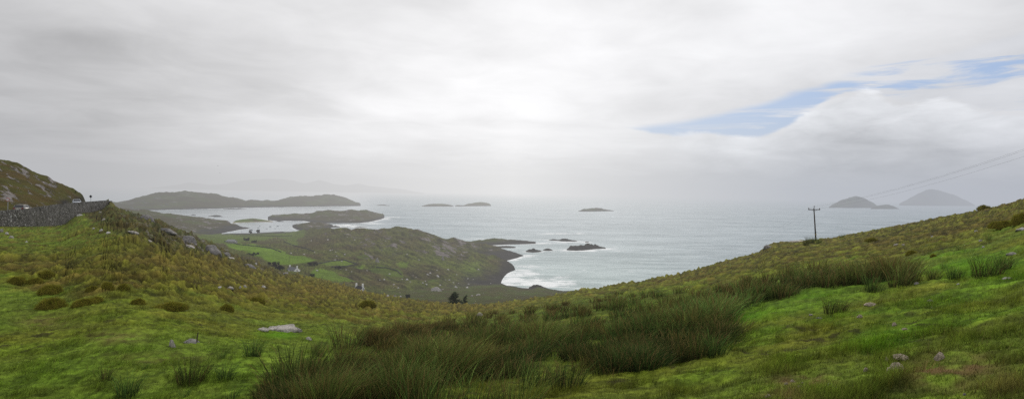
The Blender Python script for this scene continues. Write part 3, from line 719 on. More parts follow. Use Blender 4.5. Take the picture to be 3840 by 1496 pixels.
isle('island', [(3108, 777, 779.5), (3125, 765, 779.5), (3150, 753, 779.5), (3180, 743, 780), (3200, 737, 780), (3212, 734.5, 780), (3225, 738, 780), (3250, 748, 780), (3275, 760, 780), (3285, 768, 780), (3296, 777, 781)], 500, 700, M_far, isl_col, 'green grey cone island left of the pair on the right horizon', 12, 110, 60)
isle('island', [(3265, 781, 784), (3290, 772, 784), (3310, 768, 784), (3335, 768, 784), (3355, 774, 784), (3372, 783, 784)], 200, 400, M_far, isl_col, 'low islet joined to the foot of the green grey cone island', 10, 200, 60)
isle('island', [(3372, 765, 771), (3385, 757, 771), (3400, 749, 771.5), (3430, 733, 771.5), (3460, 717, 772), (3485, 709, 772), (3515, 712, 772), (3540, 720, 772), (3575, 730, 772), (3610, 745, 772.5), (3640, 760, 772.5), (3656, 770, 773)], 900, 1500, M_far, isl_col, 'larger pointed island on the right horizon', 18, 170, 70)
M_mt = terrain_mat('mountain_ground', .002, .01, (.12, .12, .12), bump=.3, bd=40)
mt = [(560, 706), (640, 697), (680, 690), (705, 683), (740, 688), (790, 694), (850, 690), (890, 680), (940, 673), (1000, 671), (1060, 673), (1100, 678), (1140, 687), (1160, 684), (1195, 675), (1220, 680), (1250, 690), (1300, 694), (1345, 690), (1380, 697), (1450, 704), (1520, 711), (1560, 719), (1590, 725)]
def mt_col(px, py, P_, n_): return np.broadcast_to(np.array((.06, .06, .05)), P_.shape).copy(), 0 * n_
o = ridge('mountains', [(x, y, 25000) for x, y in mt], [(x, min(725.5, y + 60), 23000) for x, y in mt], M_mt, mt_col, step=4, nr=14, amp=30, sc=900, back=3000)
tag(o, 'faint mountain range lost in the haze', None, None, 'structure')

# ------------------------------------------------------------------ sea
sx = np.linspace(-1500, 5300, 900)
dep = np.concatenate([np.linspace(250, 690, 12), 1 / np.linspace(1 / 700, 1 / 12000, 260), np.geomspace(12500, 70000, 16)])
U = (sx - CX) / F
SX = U[:, None] * dep[None]; SY = np.broadcast_to(dep[None], SX.shape)
SP = np.stack([SX, SY, np.zeros_like(SX)], -1)
foam = np.zeros(SX.shape)
nearm = SY < 14000
pts = SP[nearm][:, :2]
fm = np.zeros(len(pts))
wn = 1 + .9 * fbm(pts[:, 0] / 55, pts[:, 1] / 55, 3)
for w, fw in WATER:
    for i in range(0, len(w), 40):
        q = w[i:i + 40]
        lo, hi = q.min(0) - fw * 6, q.max(0) + fw * 6
        s = np.where(((pts > lo) & (pts < hi)).all(1))[0]
        if len(s) == 0: continue
        dd = np.sqrt(((pts[s][:, None] - q[None]) ** 2).sum(-1)).min(1)
        fm[s] = np.maximum(fm[s], np.exp(-(dd / (fw * wn[s])) ** 1.3))
spx, spy = proj(np.concatenate([pts, np.zeros((len(pts), 1))], 1))
ex = np.zeros(len(pts))
for (x, y, rx, ry, s) in ((1925, 1052, 60, 28, 1.0), (1995, 1060, 100, 20, .95), (2080, 1063, 95, 15, 1.0), (1965, 1028, 80, 24, .78), (2090, 1042, 110, 16, .5), (1985, 1000, 70, 14, .5), (2180, 1080, 80, 6, .4), (2300, 1068, 160, 8, .35), (1950, 1000, 40, 10, .5), (1990, 958, 45, 5, .75), (2010, 972, 30, 3, .5),
                          (2090, 876, 80, 3, .85), (2040, 877, 60, 2, .5), (2175, 876, 32, 2.5, .85), (2185, 940, 80, 5, .95), (2255, 935, 50, 4, .8), (2300, 930, 40, 3, .5), (2130, 908, 90, 4, .75), (2200, 910, 30, 4, .7), (1910, 890, 40, 2, .5), (1790, 897, 70, 4, .6),
                          (2040, 898, 40, 2, .5), (1280, 846, 90, 5, .85), (1350, 852, 80, 4, .7), (1400, 838, 40, 4, .8), (1440, 822, 30, 3, .8), (1200, 845, 40, 3, .5), (1490, 815, 25, 2, .6), (930, 780, 60, 2, .5), (2190, 964, 16, 1.5, .9), (2190, 1013, 12, 2, .9), (2340, 797, 40, 1, .5), (2310, 793, 25, 1.2, .7)):
    ex = np.maximum(ex, s * blob(spx, spy, x, y, rx, ry))
fm = np.clip(np.maximum(fm * .85, ex) * (1 + .5 * fbm(pts[:, 0] / 18, pts[:, 1] / 40, 3)), 0, 1)
foam[nearm] = fm
bay = np.zeros(SX.shape); bay[nearm] = np.clip(sm(820, 1080, spy) * sm(2900, 2200, spx), 0, 1)
calm = np.clip(sm(1500, 1250, (SX / SY) * F + CX) * sm(1300, 1600, SY), 0, 1)
m, nt, out = newmat('sea_water')
p = objpos(nt)
mp = N(nt, 'ShaderNodeMapping'); mp.inputs['Rotation'].default_value = (0, 0, .25); mp.inputs['Scale'].default_value = (.35, 1, 1); L(nt, p, mp.inputs[0]); q = mp.outputs[0]
w1 = Noise(nt, q, .030, 5, .62, .4); w2 = Noise(nt, q, .16, 5, .65, .3); w3 = Noise(nt, q, .006, 4, .6)
hgt = Mth(nt, 'ADD', Mth(nt, 'MULTIPLY', w1, 1.0), Mth(nt, 'MULTIPLY', w2, .35))
hgt = Mth(nt, 'MULTIPLY', hgt, Mth(nt, 'SUBTRACT', 1.0, Mth(nt, 'MULTIPLY', attr(nt, 'Calm').outputs['Fac'], .85)))
bmp = Bump(nt, hgt, .9, 9.0)
fo = attr(nt, 'Foam').outputs['Fac']; ba = attr(nt, 'Bay').outputs['Fac']
tone = MR(nt, Mth(nt, 'ADD', Mth(nt, 'MULTIPLY', w1, .6), Mth(nt, 'MULTIPLY', w3, .5)), .43, .66)
wc = MixC(nt, tone, (.155, .208, .234), (.290, .352, .384))
wc = MixC(nt, Mth(nt, 'MULTIPLY', ba, .75), wc, MixC(nt, tone, (.195, .275, .265), (.37, .46, .445)))
fn = Mth(nt, 'ADD', Mth(nt, 'MULTIPLY', Noise(nt, q, .07, 6, .7, .5), .75), Mth(nt, 'MULTIPLY', Noise(nt, p, .35, 4, .7), .25))
ff = MR(nt, Mth(nt, 'ADD', fo, Mth(nt, 'MULTIPLY', Mth(nt, 'SUBTRACT', fn, .5), 3.6)), .40, .80)
cap = MR(nt, Mth(nt, 'ADD', Noise(nt, q, .055, 6, .62, .6), Mth(nt, 'MULTIPLY', Mth(nt, 'SUBTRACT', w3, .5), .45)), .665, .73, 0, .8)
ff = Mth(nt, 'MAXIMUM', ff, cap)
b = BSDF(nt, MixC(nt, ff, wc, (.80, .82, .82)), MR(nt, Mth(nt, 'SUBTRACT', ff, Mth(nt, 'MULTIPLY', attr(nt, 'Calm').outputs['Fac'], .8)), -.8, 1, .16, .95), Mth(nt, 'ADD', .35, Mth(nt, 'MULTIPLY', attr(nt, 'Calm').outputs['Fac'], .3)), bmp)
b.inputs['IOR'].default_value = 1.33
L(nt, b.outputs[0], out.inputs[0])
sea = link('sea', raw_mesh('sea', SP, grid_faces(len(sx), len(dep)), m, None, True, {'Foam': foam, 'Bay': bay, 'Calm': calm}))
tag(sea, 'grey green sea with white surf', None, None, 'structure')

# ------------------------------------------------------------------ road, retaining wall and the hill above it
WT = np.array([(-3200, 842, 46), (-900, 823, 60), (-400, 812, 82), (0, 797, 110), (60, 793, 115), (115, 787, 121), (165, 779, 130), (200, 774, 138), (240, 768, 149), (300, 763, 165), (340, 760, 177), (380, 757, 189), (408, 755, 198)], float)
wx = np.concatenate([np.linspace(-3200, -930, 60), np.linspace(-900, -20, 40), np.arange(-16, 409, 2.0)])
wy, wd = np.interp(wx, WT[:, 0], WT[:, 1]), np.interp(wx, WT[:, 0], WT[:, 2])
top = at(wx, wy, wd - .3)
by = ysky(wx) + 4; bot = top.copy(); bot[:, 2] = at(wx, by, wd - .3)[:, 2] - .6
tang = np.gradient(top[:, :2], axis=0); tang /= np.linalg.norm(tang, axis=1)[:, None]
nrm = np.stack([-tang[:, 1], tang[:, 0]], -1)     # away from camera
jag = .10 * fbm(top[:, 0] * 1.3, top[:, 1] * .2, 2) + .12 * (rng.random(len(wx)) - .5)
rowsW = []
nv_ = 16
for i in range(nv_ + 1):
    f = i / nv_; q = bot * (1 - f) + top * f
    q[:, 2] += jag * (f == 1)
    off = .12 * fbm(q[:, 0] * 1.8, q[:, 2] * 2.2 + q[:, 1] * .3, 3) - .25 * (1 - f)
    q[:, :2] += nrm * off[:, None]; rowsW.append(q)
for f, dz_ in ((.12, .03), (.5, .02), (.55, -1.2)):
    q = top.copy(); q[:, :2] += nrm * f; q[:, 2] += jag * .5 + dz_; rowsW.append(q)
WV = np.stack(rowsW, 1)
m, nt, out = newmat('rubble_masonry')
p = objpos(nt)
vo = N(nt, 'ShaderNodeTexVoronoi', feature='F1'); vo.inputs['Scale'].default_value = 2.3; L(nt, p, vo.inputs['Vector'])
vd = N(nt, 'ShaderNodeTexVoronoi', feature='DISTANCE_TO_EDGE'); vd.inputs['Scale'].default_value = 2.3; L(nt, p, vd.inputs['Vector'])
sp_c = N(nt, 'ShaderNodeSeparateColor'); L(nt, vo.outputs['Color'], sp_c.inputs[0])
c = MixC(nt, sp_c.outputs[0], (.098, .093, .086), (.205, .195, .182))
c = MixC(nt, MR(nt, sp_c.outputs[1], .93, .97), c, (.34, .34, .33))
c = MixC(nt, MR(nt, Noise(nt, p, .5, 5, .7), .48, .7), c, (.040, .042, .024))
c = MixC(nt, MR(nt, vd.outputs['Distance'], 0, .10), (.030, .030, .028), c)
b = BSDF(nt, c, .95, .1, Bump(nt, MR(nt, vd.outputs['Distance'], 0, .2), .9, .15)); L(nt, b.outputs[0], out.inputs[0])
M_wall = m
wall = empty('stone_wall', (float(top[60, 0]), float(top[60, 1]), float(bot[60, 2])), 0, 'long curved rubble stone retaining wall holding up the coast road', 'stone wall')
WL = WV - np.array(wall.location)
fw = grid_faces(len(wx), WV.shape[1])
link('masonry', raw_mesh('masonry', WL, fw, M_wall, None, False), wall)
# end pillar of the wall
bm = bmesh.new(); e = top[-1] - np.array(wall.location); bx(bm, (e[0] + .1, e[1] + .35, e[2] - 1.2), (1.0, 1.1, 2.7), .2); bmesh.ops.bevel(bm, geom=bm.edges[:], offset=.08, segments=1)
bmobj('end_pillar', bm, M_wall, wall)
# coping stones set on edge along the top: one strip of jagged stones
bm = bmesh.new()
for i in range(0, len(wx) - 1):
    for s in (0, .5):
        q = (top[i] * (1 - s) + top[min(i + 1, len(wx) - 1)] * s) - np.array(wall.location)
        if wx[i] < -30 and i % 2: continue
        hs = random.uniform(.22, .42); a = math.atan2(tang[i, 1], tang[i, 0])
        bx(bm, (q[0] + nrm[i, 0] * .25, q[1] + nrm[i, 1] * .25, q[2] + hs * .3), (random.uniform(.18, .4), .45, hs), a + random.uniform(-.15, .15), Matrix.Rotation(a, 4, 'Z') @ Matrix.Rotation(random.uniform(-.25, .25), 4, 'Y'))
bmobj('coping', bm, M_wall, wall)

# road
r0 = top.copy(); r0[:, :2] += nrm * .5; r0[:, 2] -= .95
r1 = top.copy(); r1[:, :2] += nrm * 8.0; r1[:, 2] -= .85
# a bend: the road swings left behind the cutting past the end of the wall
RV = np.stack([r0 * (1 - f) + r1 * f for f in np.linspace(0, 1, 6)], 1)
ext = RV[-1:] + np.array([[[-11, 11, -.1]]]); ext2 = ext + np.array([[[-16, 8, -.3]]])
RV = np.concatenate([RV, ext, ext2], 0)
M_road = plain('asphalt', (.055, .055, .057), .9, .2, .25, 1.5)
road = tag(link('road', raw_mesh('road', RV, grid_faces(len(RV), 6), M_road)), 'narrow coast road behind the wall', None, None, 'structure')
reg(RV, grid_faces(len(RV), 6))

UH = [(-3200, 300, 110), (-900, 480, 120), (-400, 560, 160), (-100, 592, 185), (0, 597, 190), (20, 603, 190), (45, 609, 191), (60, 611, 191), (80, 620, 192), (100, 628, 192), (112, 636, 192), (135, 652, 194), (160, 663, 196), (180, 668, 198), (200, 679, 200), (215, 684, 201), (235, 693, 203), (260, 706, 206), (280, 714, 208), (300, 724, 210), (310, 733, 211), (316, 744, 212), (321, 757, 212)]
UB = [(-3200, 855, 54), (-900, 834, 68), (-400, 824, 91), (0, 809, 119), (60, 805, 124), (115, 800, 130), (165, 793, 139), (200, 789, 147), (240, 782, 159), (300, 774, 190), (321, 771, 208)]
def up_col(px, py, P_, n_):
    a = fbm(P_[..., 0] / 9, P_[..., 1] / 14, 4); b = fbm(P_[..., 0] / 3.5, P_[..., 1] / 6 + P_[..., 2] / 3, 4)
    c = mix(np.array((.085, .062, .020)), np.array((.072, .072, .016)), sm(-.3, .3, a + .4 * b)); c = mix(c, HEATH, sm(0, .35, b) * .6)
    st = fbm((px * .55 - py) / 13, (px + py * .55) / 60, 4)
    rock = .14 + np.clip(st * 1.5, 0, 1) * .85 + .45 * blob(px, py, 80, 640, 40, 16) + .55 * blob(px, py, 25, 735, 35, 22) + .25 * blob(px, py, 190, 690, 60, 20)
    cut = np.clip(.9 * blob(px, py, 300, 748, 26, 16) + blob(px, py, 240, 758, 28, 12) + blob(px, py, 85, 775, 24, 12), 0, 1)
    c = mix(c, np.array((.028, .027, .025)), cut); rock = rock * (1 - .8 * cut)
    return c, rock
M_up = terrain_mat('upper_hill_ground', .35, 2.2, (.22, .20, .19), bump=.9, bd=.5, stretch=((0, 0, .8), (.4, 1.4, 1)), contrast=.7)
o = ridge('rocky_hillside', UH, UB, M_up, up_col, step=2.2, nr=90, amp=1.1, sc=8, back=60, bulge=-.15, deep=3)
tag(o, 'rocky heather slope above the coast road', None, None, 'structure')

# ------------------------------------------------------------------ rocks
M_pale = rock_mat('pale_stone', (.46, .43, .39)); M_tan = rock_mat('tan_stone', (.46, .385, .295), .5); M_grey = rock_mat('grey_stone', (.30, .285, .265)); M_white = rock_mat('white_stone', (.52, .50, .48), .6); M_out = rock_mat('outcrop_stone', (.215, .205, .20), .5)
def rock_mesh(seed, flat=.5, sub=4, ang=0.0):
    bm = bmesh.new(); bmesh.ops.create_icosphere(bm, subdivisions=sub, radius=1)
    r = random.Random(seed)
    planes = []
    for k in range(9):
        v = Vector((r.uniform(-1, 1), r.uniform(-1, 1), r.uniform(-.6, 1))).normalized(); planes.append((v, r.uniform(.62, .9)))
    for v in bm.verts:
        p = v.co.copy()
        for n, d in planes:
            s = p.dot(n) - d
            if s > 0: p -= n * s * .92
        q = p * 2.2
        from mathutils import noise as mn
        p += v.co * (.14 * mn.fractal(q + Vector((seed * 3.1, 0, 0)), 1.0, 2.0, 5))
        v.co = Vector((p.x, p.y, p.z * flat))
    me = bpy.data.meshes.new('rock'); bm.to_mesh(me); bm.free()
    for p in me.polygons: p.use_smooth = True
    return me
RM = {}
def rock_data(seed, m):
    k = (seed, m.name)
    if k not in RM:
        me = rock_mesh(seed); me.materials.append(m); RM[k] = me
    return RM[k]
def put_rock(px, py, w, h, m, label, seed=None, group=None, name='boulder', tilt=0.0, cat='boulder', use_hit=True):
    r = hit(px, py)
    if r is None: return None
    p = r[0]; s = p.y / F
    seed = seed if seed is not None else random.randrange(9)
    o = link(name, rock_data(seed, m)); o.location = p + Vector((0, w * s * .15, -.26 * h * s))
    o.scale = (w * s * .55, w * s * .45, max(h * s * 1.05, .02) * 2.1); o.rotation_euler = (0, tilt, random.uniform(-.5, .5))
    return tag(o, label, cat, group)
RK = [
 (1052, 1238, 118, 26, M_pale, 'big flat pale rock lying in the grass left of the rush bed', 0), (980, 1237, 46, 12, M_pale, 'thin pale slab left of the big flat rock', 1), (1112, 1240, 50, 14, M_grey, 'grey slab tucked against the right end of the big flat rock', 2),
 (1156, 1272, 24, 11, M_pale, 'small pale stone below the right end of the big flat rock', 3), (644, 1300, 27, 32, M_pale, 'upright pale rock alone in the left grass', 4), (712, 1285, 58, 16, M_grey, 'low grey rock behind the thin stake in the left grass', 5),
 (1397, 1146, 36, 10, M_white, 'white flat stone on the central brown slope', 6), (1797, 1184, 26, 15, M_pale, 'pale rock alone in the saddle above the rushes', 7),
 (822, 1080, 24, 9, M_white, 'leftmost white stone in the row across the brown slope', 1), (864, 1081, 28, 9, M_pale, 'long pale stone, second from the left in the row', 2), (901, 1080, 11, 10, M_white, 'small round stone in the middle of the row', 3), (917, 1077, 15, 10, M_white, 'white stone beside the small round one in the row', 4), (986, 1077, 20, 9, M_pale, 'rightmost pale stone of the row, set apart', 5),
 (3, 870, 16, 20, M_grey, 'grey boulder at the left edge below the wall', 0), (23, 878, 13, 10, M_white, 'white stone right of the grey boulder below the wall', 1), (42, 893, 17, 12, M_pale, 'pale stone below the white one near the left edge', 2), (98, 908, 10, 6, M_white, 'little white stone in the grass below the wall', 3),
 (350, 859, 14, 6, M_white, 'left white rock of the cluster below the wall end', 4), (380, 866, 16, 10, M_white, 'middle white rock of the cluster below the wall end', 5), (405, 876, 26, 10, M_white, 'right white rock of the cluster below the wall end', 6), (296, 810, 26, 8, M_white, 'white slab just under the far section of wall', 7), (387, 826, 15, 9, M_pale, 'pale round rock under the end of the wall', 8), (375, 798, 8, 8, M_pale, 'small pale rock close under the wall end', 0),
 (794, 946, 62, 38, M_grey, 'large cracked grey outcrop on the rocky spur', 2), (845, 955, 26, 16, M_grey, 'grey rock at the right foot of the large cracked outcrop', 8), (706, 905, 46, 34, M_grey, 'steep grey rock face up the spur from the large outcrop', 3), (708, 925, 34, 12, M_pale, 'pale slab below the steep grey rock face', 1), (622, 866, 52, 18, M_grey, 'streaked slab on the spur skyline side', 6), (545, 820, 46, 22, M_grey, 'highest streaked slab of the spur near the skyline', 7),
 (502, 874, 34, 10, M_pale, 'pale slab in heather at the middle of the spur', 4), (560, 905, 20, 6, M_pale, 'thin pale slab low on the spur', 5), (865, 970, 26, 8, M_pale, 'pale flat rock right of the large cracked outcrop', 6), (935, 1000, 36, 11, M_grey, 'grey slab near the lower end of the spur', 7), (958, 990, 11, 6, M_white, 'small white stone behind the slab at the lower end of the spur', 8), (1070, 1028, 22, 12, M_grey, 'grey boulder in front of the white cottage', 0),
 (1500, 1112, 10, 5, M_white, 'single white stone on the brow left of the conifers', 1), (1455, 1110, 12, 6, M_white, 'white stone at the left end of the broken row on the brow', 3), (1480, 1112, 20, 6, M_grey, 'long stone in the broken row on the brow', 4),
 (3372, 1392, 64, 38, M_tan, 'large leaning tan boulder in the right foreground', 4), (3525, 1348, 40, 36, M_tan, 'upright grey tan boulder to the right of the leaning one', 1), (3248, 1390, 17, 16, M_tan, 'small brown stone left of the leaning boulder', 2), (3390, 1342, 66, 14, M_tan, 'flat tan slab behind the leaning boulder', 3), (3328, 1352, 18, 18, M_tan, 'broken tan stone at the left end of the flat slab', 5),
 (3114, 1448, 30, 18, M_grey, 'dark grey stone right of the bare earth patch', 6), (3268, 1144, 46, 11, M_tan, 'flat stone right of the rounded rush clump', 7), (3440, 1064, 20, 8, M_grey, 'pale stone at the right tip of the rush bed', 8), (3594, 1066, 14, 6, M_white, 'little white stone under the compact spiky clump', 0), (3785, 1046, 46, 8, M_pale, 'thin pale slab below the large slope clump', 1),
 (3042, 1182, 14, 7, M_pale, 'small pale stone left of the rounded rush clump', 2), (3075, 1194, 26, 6, M_grey, 'flat grey stone below the rounded rush clump', 3), (3228, 1190, 22, 13, M_tan, 'rough brown stone right of and below the rounded rush clump', 4), (3358, 1220, 22, 14, M_tan, 'crumbling tan stone in the middle of the right grass', 5), (3395, 1235, 24, 8, M_tan, 'low tan stone right of the crumbling one', 6), (3492, 1130, 26, 9, M_pale, 'pale stone half sunk in the right slope', 7),
 (3838, 862, 44, 12, M_white, 'white rock at the right edge high on the slope', 1), (3662, 868, 12, 6, M_white, 'small white stone high on the right slope', 2), (3497, 888, 9, 5, M_white, 'white pebble sized stone in the middle of the right slope', 3), (3680, 904, 15, 7, M_pale, 'pale stone beside the lone wispy tuft', 4), (3690, 927, 11, 6, M_white, 'white stone below the lone wispy tuft', 5), (3802, 953, 40, 10, M_pale, 'long pale rock above the large slope clump', 6), (3365, 918, 22, 5, M_pale, 'pale streak of rock on the right slope', 7), (3388, 919, 12, 5, M_pale, 'short pale rock at the end of the pale streak', 8),
 (2990, 907, 56, 9, M_pale, 'pale rock ledge on the skyline left of the utility pole', 0), (2882, 930, 30, 14, M_grey, 'dark rock step on the skyline below the pale ledge', 2), (3620, 1480, 14, 8, M_grey, 'tiny grey stone near the bottom right corner', 3),
]
for (x, y, w, h, m, lab, sd) in RK:
    spur_rock = m in (M_grey, M_pale) and 480 < x < 1000 and 780 < y < 1010
    if spur_rock: m = M_out if m is M_grey else m; w *= 1.3; h *= .72
    put_rock(x, y, w, h, m, lab, sd, None, 'boulder' if w > 30 else 'stone', random.uniform(.3, .5) if spur_rock else random.uniform(-.12, .12), 'boulder' if w > 30 else 'stone')
for (x, y, w) in ((2950, 1440, 16), (2975, 1432, 20), (3000, 1450, 18), (2985, 1462, 14), (3010, 1436, 12), (2960, 1455, 11), (3030, 1460, 12), (2880, 1488, 24), (2960, 1494, 16)):
    put_rock(x, y, w, w * .55, M_tan, 'brown clod of stone in the bare earth patch', None, 'clods in the bare earth patch', 'clod', 0, 'clod')
# pale boulders strewn over the valley
VR = [(1424, 1050), (1440, 1049), (1508, 1048), (1524, 1050), (1538, 1058), (1585, 1061), (1595, 1055), (1598, 1067), (1637, 1034), (1641, 1037), (1602, 1030), (1607, 1031), (1612, 1025), (1638, 1015), (1680, 1012), (1672, 1050), (1700, 1060), (1710, 1078), (1750, 1080), (1720, 1063), (1757, 1066),
      (1775, 1048), (1685, 1050), (1712, 1030), (1793, 1011), (1730, 955), (1755, 1045), (1840, 1063), (1230, 900), (1167, 903), (1237, 940), (1259, 945), (1292, 955), (1262, 961), (1245, 938), (1413, 978), (1281, 980), (1256, 976), (1297, 1012), (1276, 1010), (1188, 1015), (1318, 1019), (1376, 1015), (1460, 1028),
      (1478, 1065), (1475, 1068), (1493, 1080), (1500, 1098), (1790, 1107), (1796, 1107), (1770, 1110), (1140, 955), (1090, 950), (1180, 947), (1330, 900), (1302, 889), (1525, 955), (1570, 975), (1560, 1040), (1548, 1034), (1651, 1070), (1660, 1085), (1625, 1088)]
for (x, y) in VR:
    w = random.uniform(5, 10); 
    if (x, y) in ((1641, 1037), (1524, 1050), (1796, 1107), (1710, 1078), (1750, 1080)): w = 13
    put_rock(x, y, w, w * .55, random.choice((M_white, M_pale, M_white)), 'pale boulder strewn on the valley slopes below the headland', None, 'pale boulders strewn over the valley', 'boulder', 0, 'boulder')
for (x, y, w, h, sd, lab) in ((1636, 1090, 44, 16, 3, 'broad grey outcrop in the valley above the conifers'), (1660, 975, 12, 20, 4, 'upright pale rock on the middle of the headland slope'), (1415, 983, 18, 20, 5, 'grey crag above the bright walled fields')):
    put_rock(x, y, w, h, M_grey, lab, sd)

# ------------------------------------------------------------------ trees and shrubs
M_leaf = leafmat('foliage', .15); M_bark = plain('bark', (.06, .045, .035), .9, .1)
def crown_arrays(n, fn, size, col, seed):
    r = np.random.default_rng(seed); c = fn(r, n)
    a = r.normal(size=(n, 3)); a /= np.linalg.norm(a, axis=1)[:, None]; b = np.cross(a, r.normal(size=(n, 3))); b /= np.linalg.norm(b, axis=1)[:, None]
    s = size * r.uniform(.6, 1.4, n)[:, None]
    V = np.stack([c - a * s, c + a * s * .8 + b * s * .5, c - b * s * .6], 1).reshape(-1, 3)
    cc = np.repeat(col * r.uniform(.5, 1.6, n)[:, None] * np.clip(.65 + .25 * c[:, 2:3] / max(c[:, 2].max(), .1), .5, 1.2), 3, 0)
    return V, np.arange(n * 3).reshape(n, 3), cc
def conifer(px, py, hpx, wpx, d, label, seed, lean=0, n=7000):
    p = at(px, py, d); s = d / F; h = hpx * s; w = wpx * s * .5
    g = drop(p[0], p[1]); z0 = g.z if g is not None and abs(g.z - p[2]) < 6 else p[2]
    h = p[2] + h - z0
    t = empty('conifer_tree', (p[0], p[1], z0 - .1), 0, label, 'tree', 'wind bent conifers at the saddle')
    bm = bmesh.new(); tube(bm, [(0, 0, -.3), (lean * .2, 0, h * .3), (lean * .6, .1, h * .65), (lean, 0, h * .95)], .22, .04); bmobj('trunk', bm, M_bark, t, True)
    def fn(r, n):
        k = 60; bz = r.uniform(.04, .97, k) ** 1.15; ba = r.uniform(0, 2 * np.pi, k); bl = w * (1.25 - bz * .95) * r.uniform(.55, 1.2, k)
        i = r.integers(0, k, n); u = r.random(n) ** .6
        c = np.stack([np.cos(ba[i]) * bl[i] * u + lean * bz[i], np.sin(ba[i]) * bl[i] * u, bz[i] * h + .10 * h * u * .5 - .05 * h * (1 - u)], -1)
        return c + r.normal(0, w * .09, (n, 3)) * np.array((1, 1, .6))
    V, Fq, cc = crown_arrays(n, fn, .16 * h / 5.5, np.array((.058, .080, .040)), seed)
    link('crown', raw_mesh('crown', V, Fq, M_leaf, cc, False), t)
    bm = bmesh.new(); r = random.Random(seed)
    for k in range(9):
        z = h * r.uniform(.25, .8); a = r.uniform(0, 6.28); l = w * .6
        tube(bm, [(lean * z / h, 0, z), (lean * z / h + math.cos(a) * l, math.sin(a) * l, z + .2 * l)], .05, .015, 5)
    bmobj('limbs', bm, M_bark, t, True)
conifer(1701, 1138, 44, 54, 186, 'taller ragged dark conifer on the brow of the saddle', 3, .5)
conifer(1741, 1138, 32, 34, 190, 'shorter dark conifer right of the tall one on the brow', 8, .3, 3500)
def shrub(px, py, hpx, wpx, label, seed, name='shrub', col=(.022, .030, .013), group=None, n=1400, trunk=False, cat='shrub'):
    r_ = hit(px, py)
    if r_ is None: return
    p = r_[0]; s = p.y / F; h = hpx * s; w = wpx * s * .5
    t = empty(name, p, 0, label, cat, group)
    bm = bmesh.new()
    for k in range(5):
        a = k * 1.25; tube(bm, [(0, 0, -.2), (math.cos(a) * w * .3, math.sin(a) * w * .2, h * .4), (math.cos(a) * w * .55, math.sin(a) * w * .4, h * .7)], .05 * h, .015 * h, 5)
    bmobj('trunk' if trunk else 'stem', bm, M_bark, t, True)
    def fn(r, n):
        k = 14; cz = r.uniform(.25, .85, k) * h; cx_ = r.uniform(-.8, .8, k) * w; cy_ = r.uniform(-.5, .5, k) * w; cr = r.uniform(.2, .38, k) * min(h, w * 1.4)
        i = r.integers(0, k, n); v = r.normal(size=(n, 3)); v /= np.linalg.norm(v, axis=1)[:, None]
        return np.stack([cx_[i], cy_[i], cz[i]], -1) + v * (cr[i] * r.uniform(.6, 1.05, n))[:, None]
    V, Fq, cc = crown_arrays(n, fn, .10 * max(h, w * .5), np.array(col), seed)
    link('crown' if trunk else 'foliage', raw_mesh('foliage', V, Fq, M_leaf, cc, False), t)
shrub(1527, 1116, 13, 20, 'round dark gorse bush on the brow left of the conifers', 2)
shrub(939, 876, 13, 10, 'left one of two small trees on the harbour shore', 3, 'tree', (.022, .034, .014), 'two small trees by the harbour', trunk=True, cat='tree')
shrub(966, 874, 13, 14, 'right one of two small trees on the harbour shore', 4, 'tree', (.022, .034, .014), 'two small trees by the harbour', trunk=True, cat='tree')
shrub(924, 903, 11, 22, 'left dark thicket beside the grey barn in the fields', 5)
shrub(953, 910, 9, 24, 'right dark thicket in the fields beyond the grey barn', 6)
shrub(950, 958, 12, 46, 'long dark hedge clump in the bright field', 7, 'hedge', cat='hedge')
shrub(1050, 1012, 18, 40, 'dark scrub directly left of the white cottage', 8, col=(.026, .024, .015))
shrub(1020, 998, 16, 50, 'dark scrub further left of the white cottage along the spur', 9, col=(.026, .024, .015))
shrub(1172, 996, 14, 46, 'dark thicket behind the white cottage at the field corner', 10, col=(.026, .026, .014))
shrub(1270, 1008, 10, 40, 'low dark scrub right of the pale green field', 11, col=(.026, .026, .014))
shrub(1168, 1036, 10, 24, 'low bush on the brow right of the white cottage', 12)
shrub(284, 724, 9, 3, 'tiny thin bush on the skyline above the road cutting', 13, n=260)

# ------------------------------------------------------------------ utility poles and wires
M_wood = plain('weathered_wood', (.060, .048, .038), .85, .15); M_metal = plain('galvanised_metal', (.30, .31, .32), .5, .5, .15); M_cer = plain('brown_insulator', (.09, .06, .05), .35, .5); M_wire = plain('wire_grey', (.10, .10, .105), .6, .3)
p0 = surf(np.array([3060.]), np.array([902.]))[0][0]
dP = p0[1]
topz = at(3052, 782, dP)[2]; hP = topz - p0[2]; lx = (at(3052, 782, dP)[0] - p0[0])
pole = empty('utility_pole', p0, 0, 'tall wooden utility pole with crossarm on the right skyline', 'utility pole')
bm = bmesh.new(); tube(bm, [(0, 0, -.5), (lx * .5, 0, hP * .5), (lx, 0, hP + .1)], .17, .12, 10); bmobj('pole', bm, M_wood, pole, True)
bm = bmesh.new(); bx(bm, (lx, -.16, hP - .25), (2.75, .14, .18), 0, Matrix.Rotation(-RO, 4, 'Y')); bmobj('crossarm', bm, M_wood, pole)
INS = []
for dx, dzz in ((-1.28, -.12), (0, .35), (1.28, -.16)):
    bm = bmesh.new(); b0 = Vector((lx + dx, -.16, hP - .1 + dzz))
    tube(bm, [b0 + Vector((0, 0, -.12)), b0 + Vector((0, 0, .12))], .03, .03, 6)
    tube(bm, [b0 + Vector((0, 0, .08)), b0 + Vector((0, 0, .14)), b0 + Vector((0, 0, .2))], .13, .11, 8); tube(bm, [b0 + Vector((0, 0, .24)), b0 + Vector((0, 0, .38))], .12, .06, 8)
    tube(bm, [b0 + Vector((0, 0, .2)), b0 + Vector((0, 0, .26))], .06, .06, 6)
    bmobj('insulator', bm, M_cer, pole, True); INS.append(Vector(p0) + b0 + Vector((0, 0, .38)))
bm = bmesh.new()
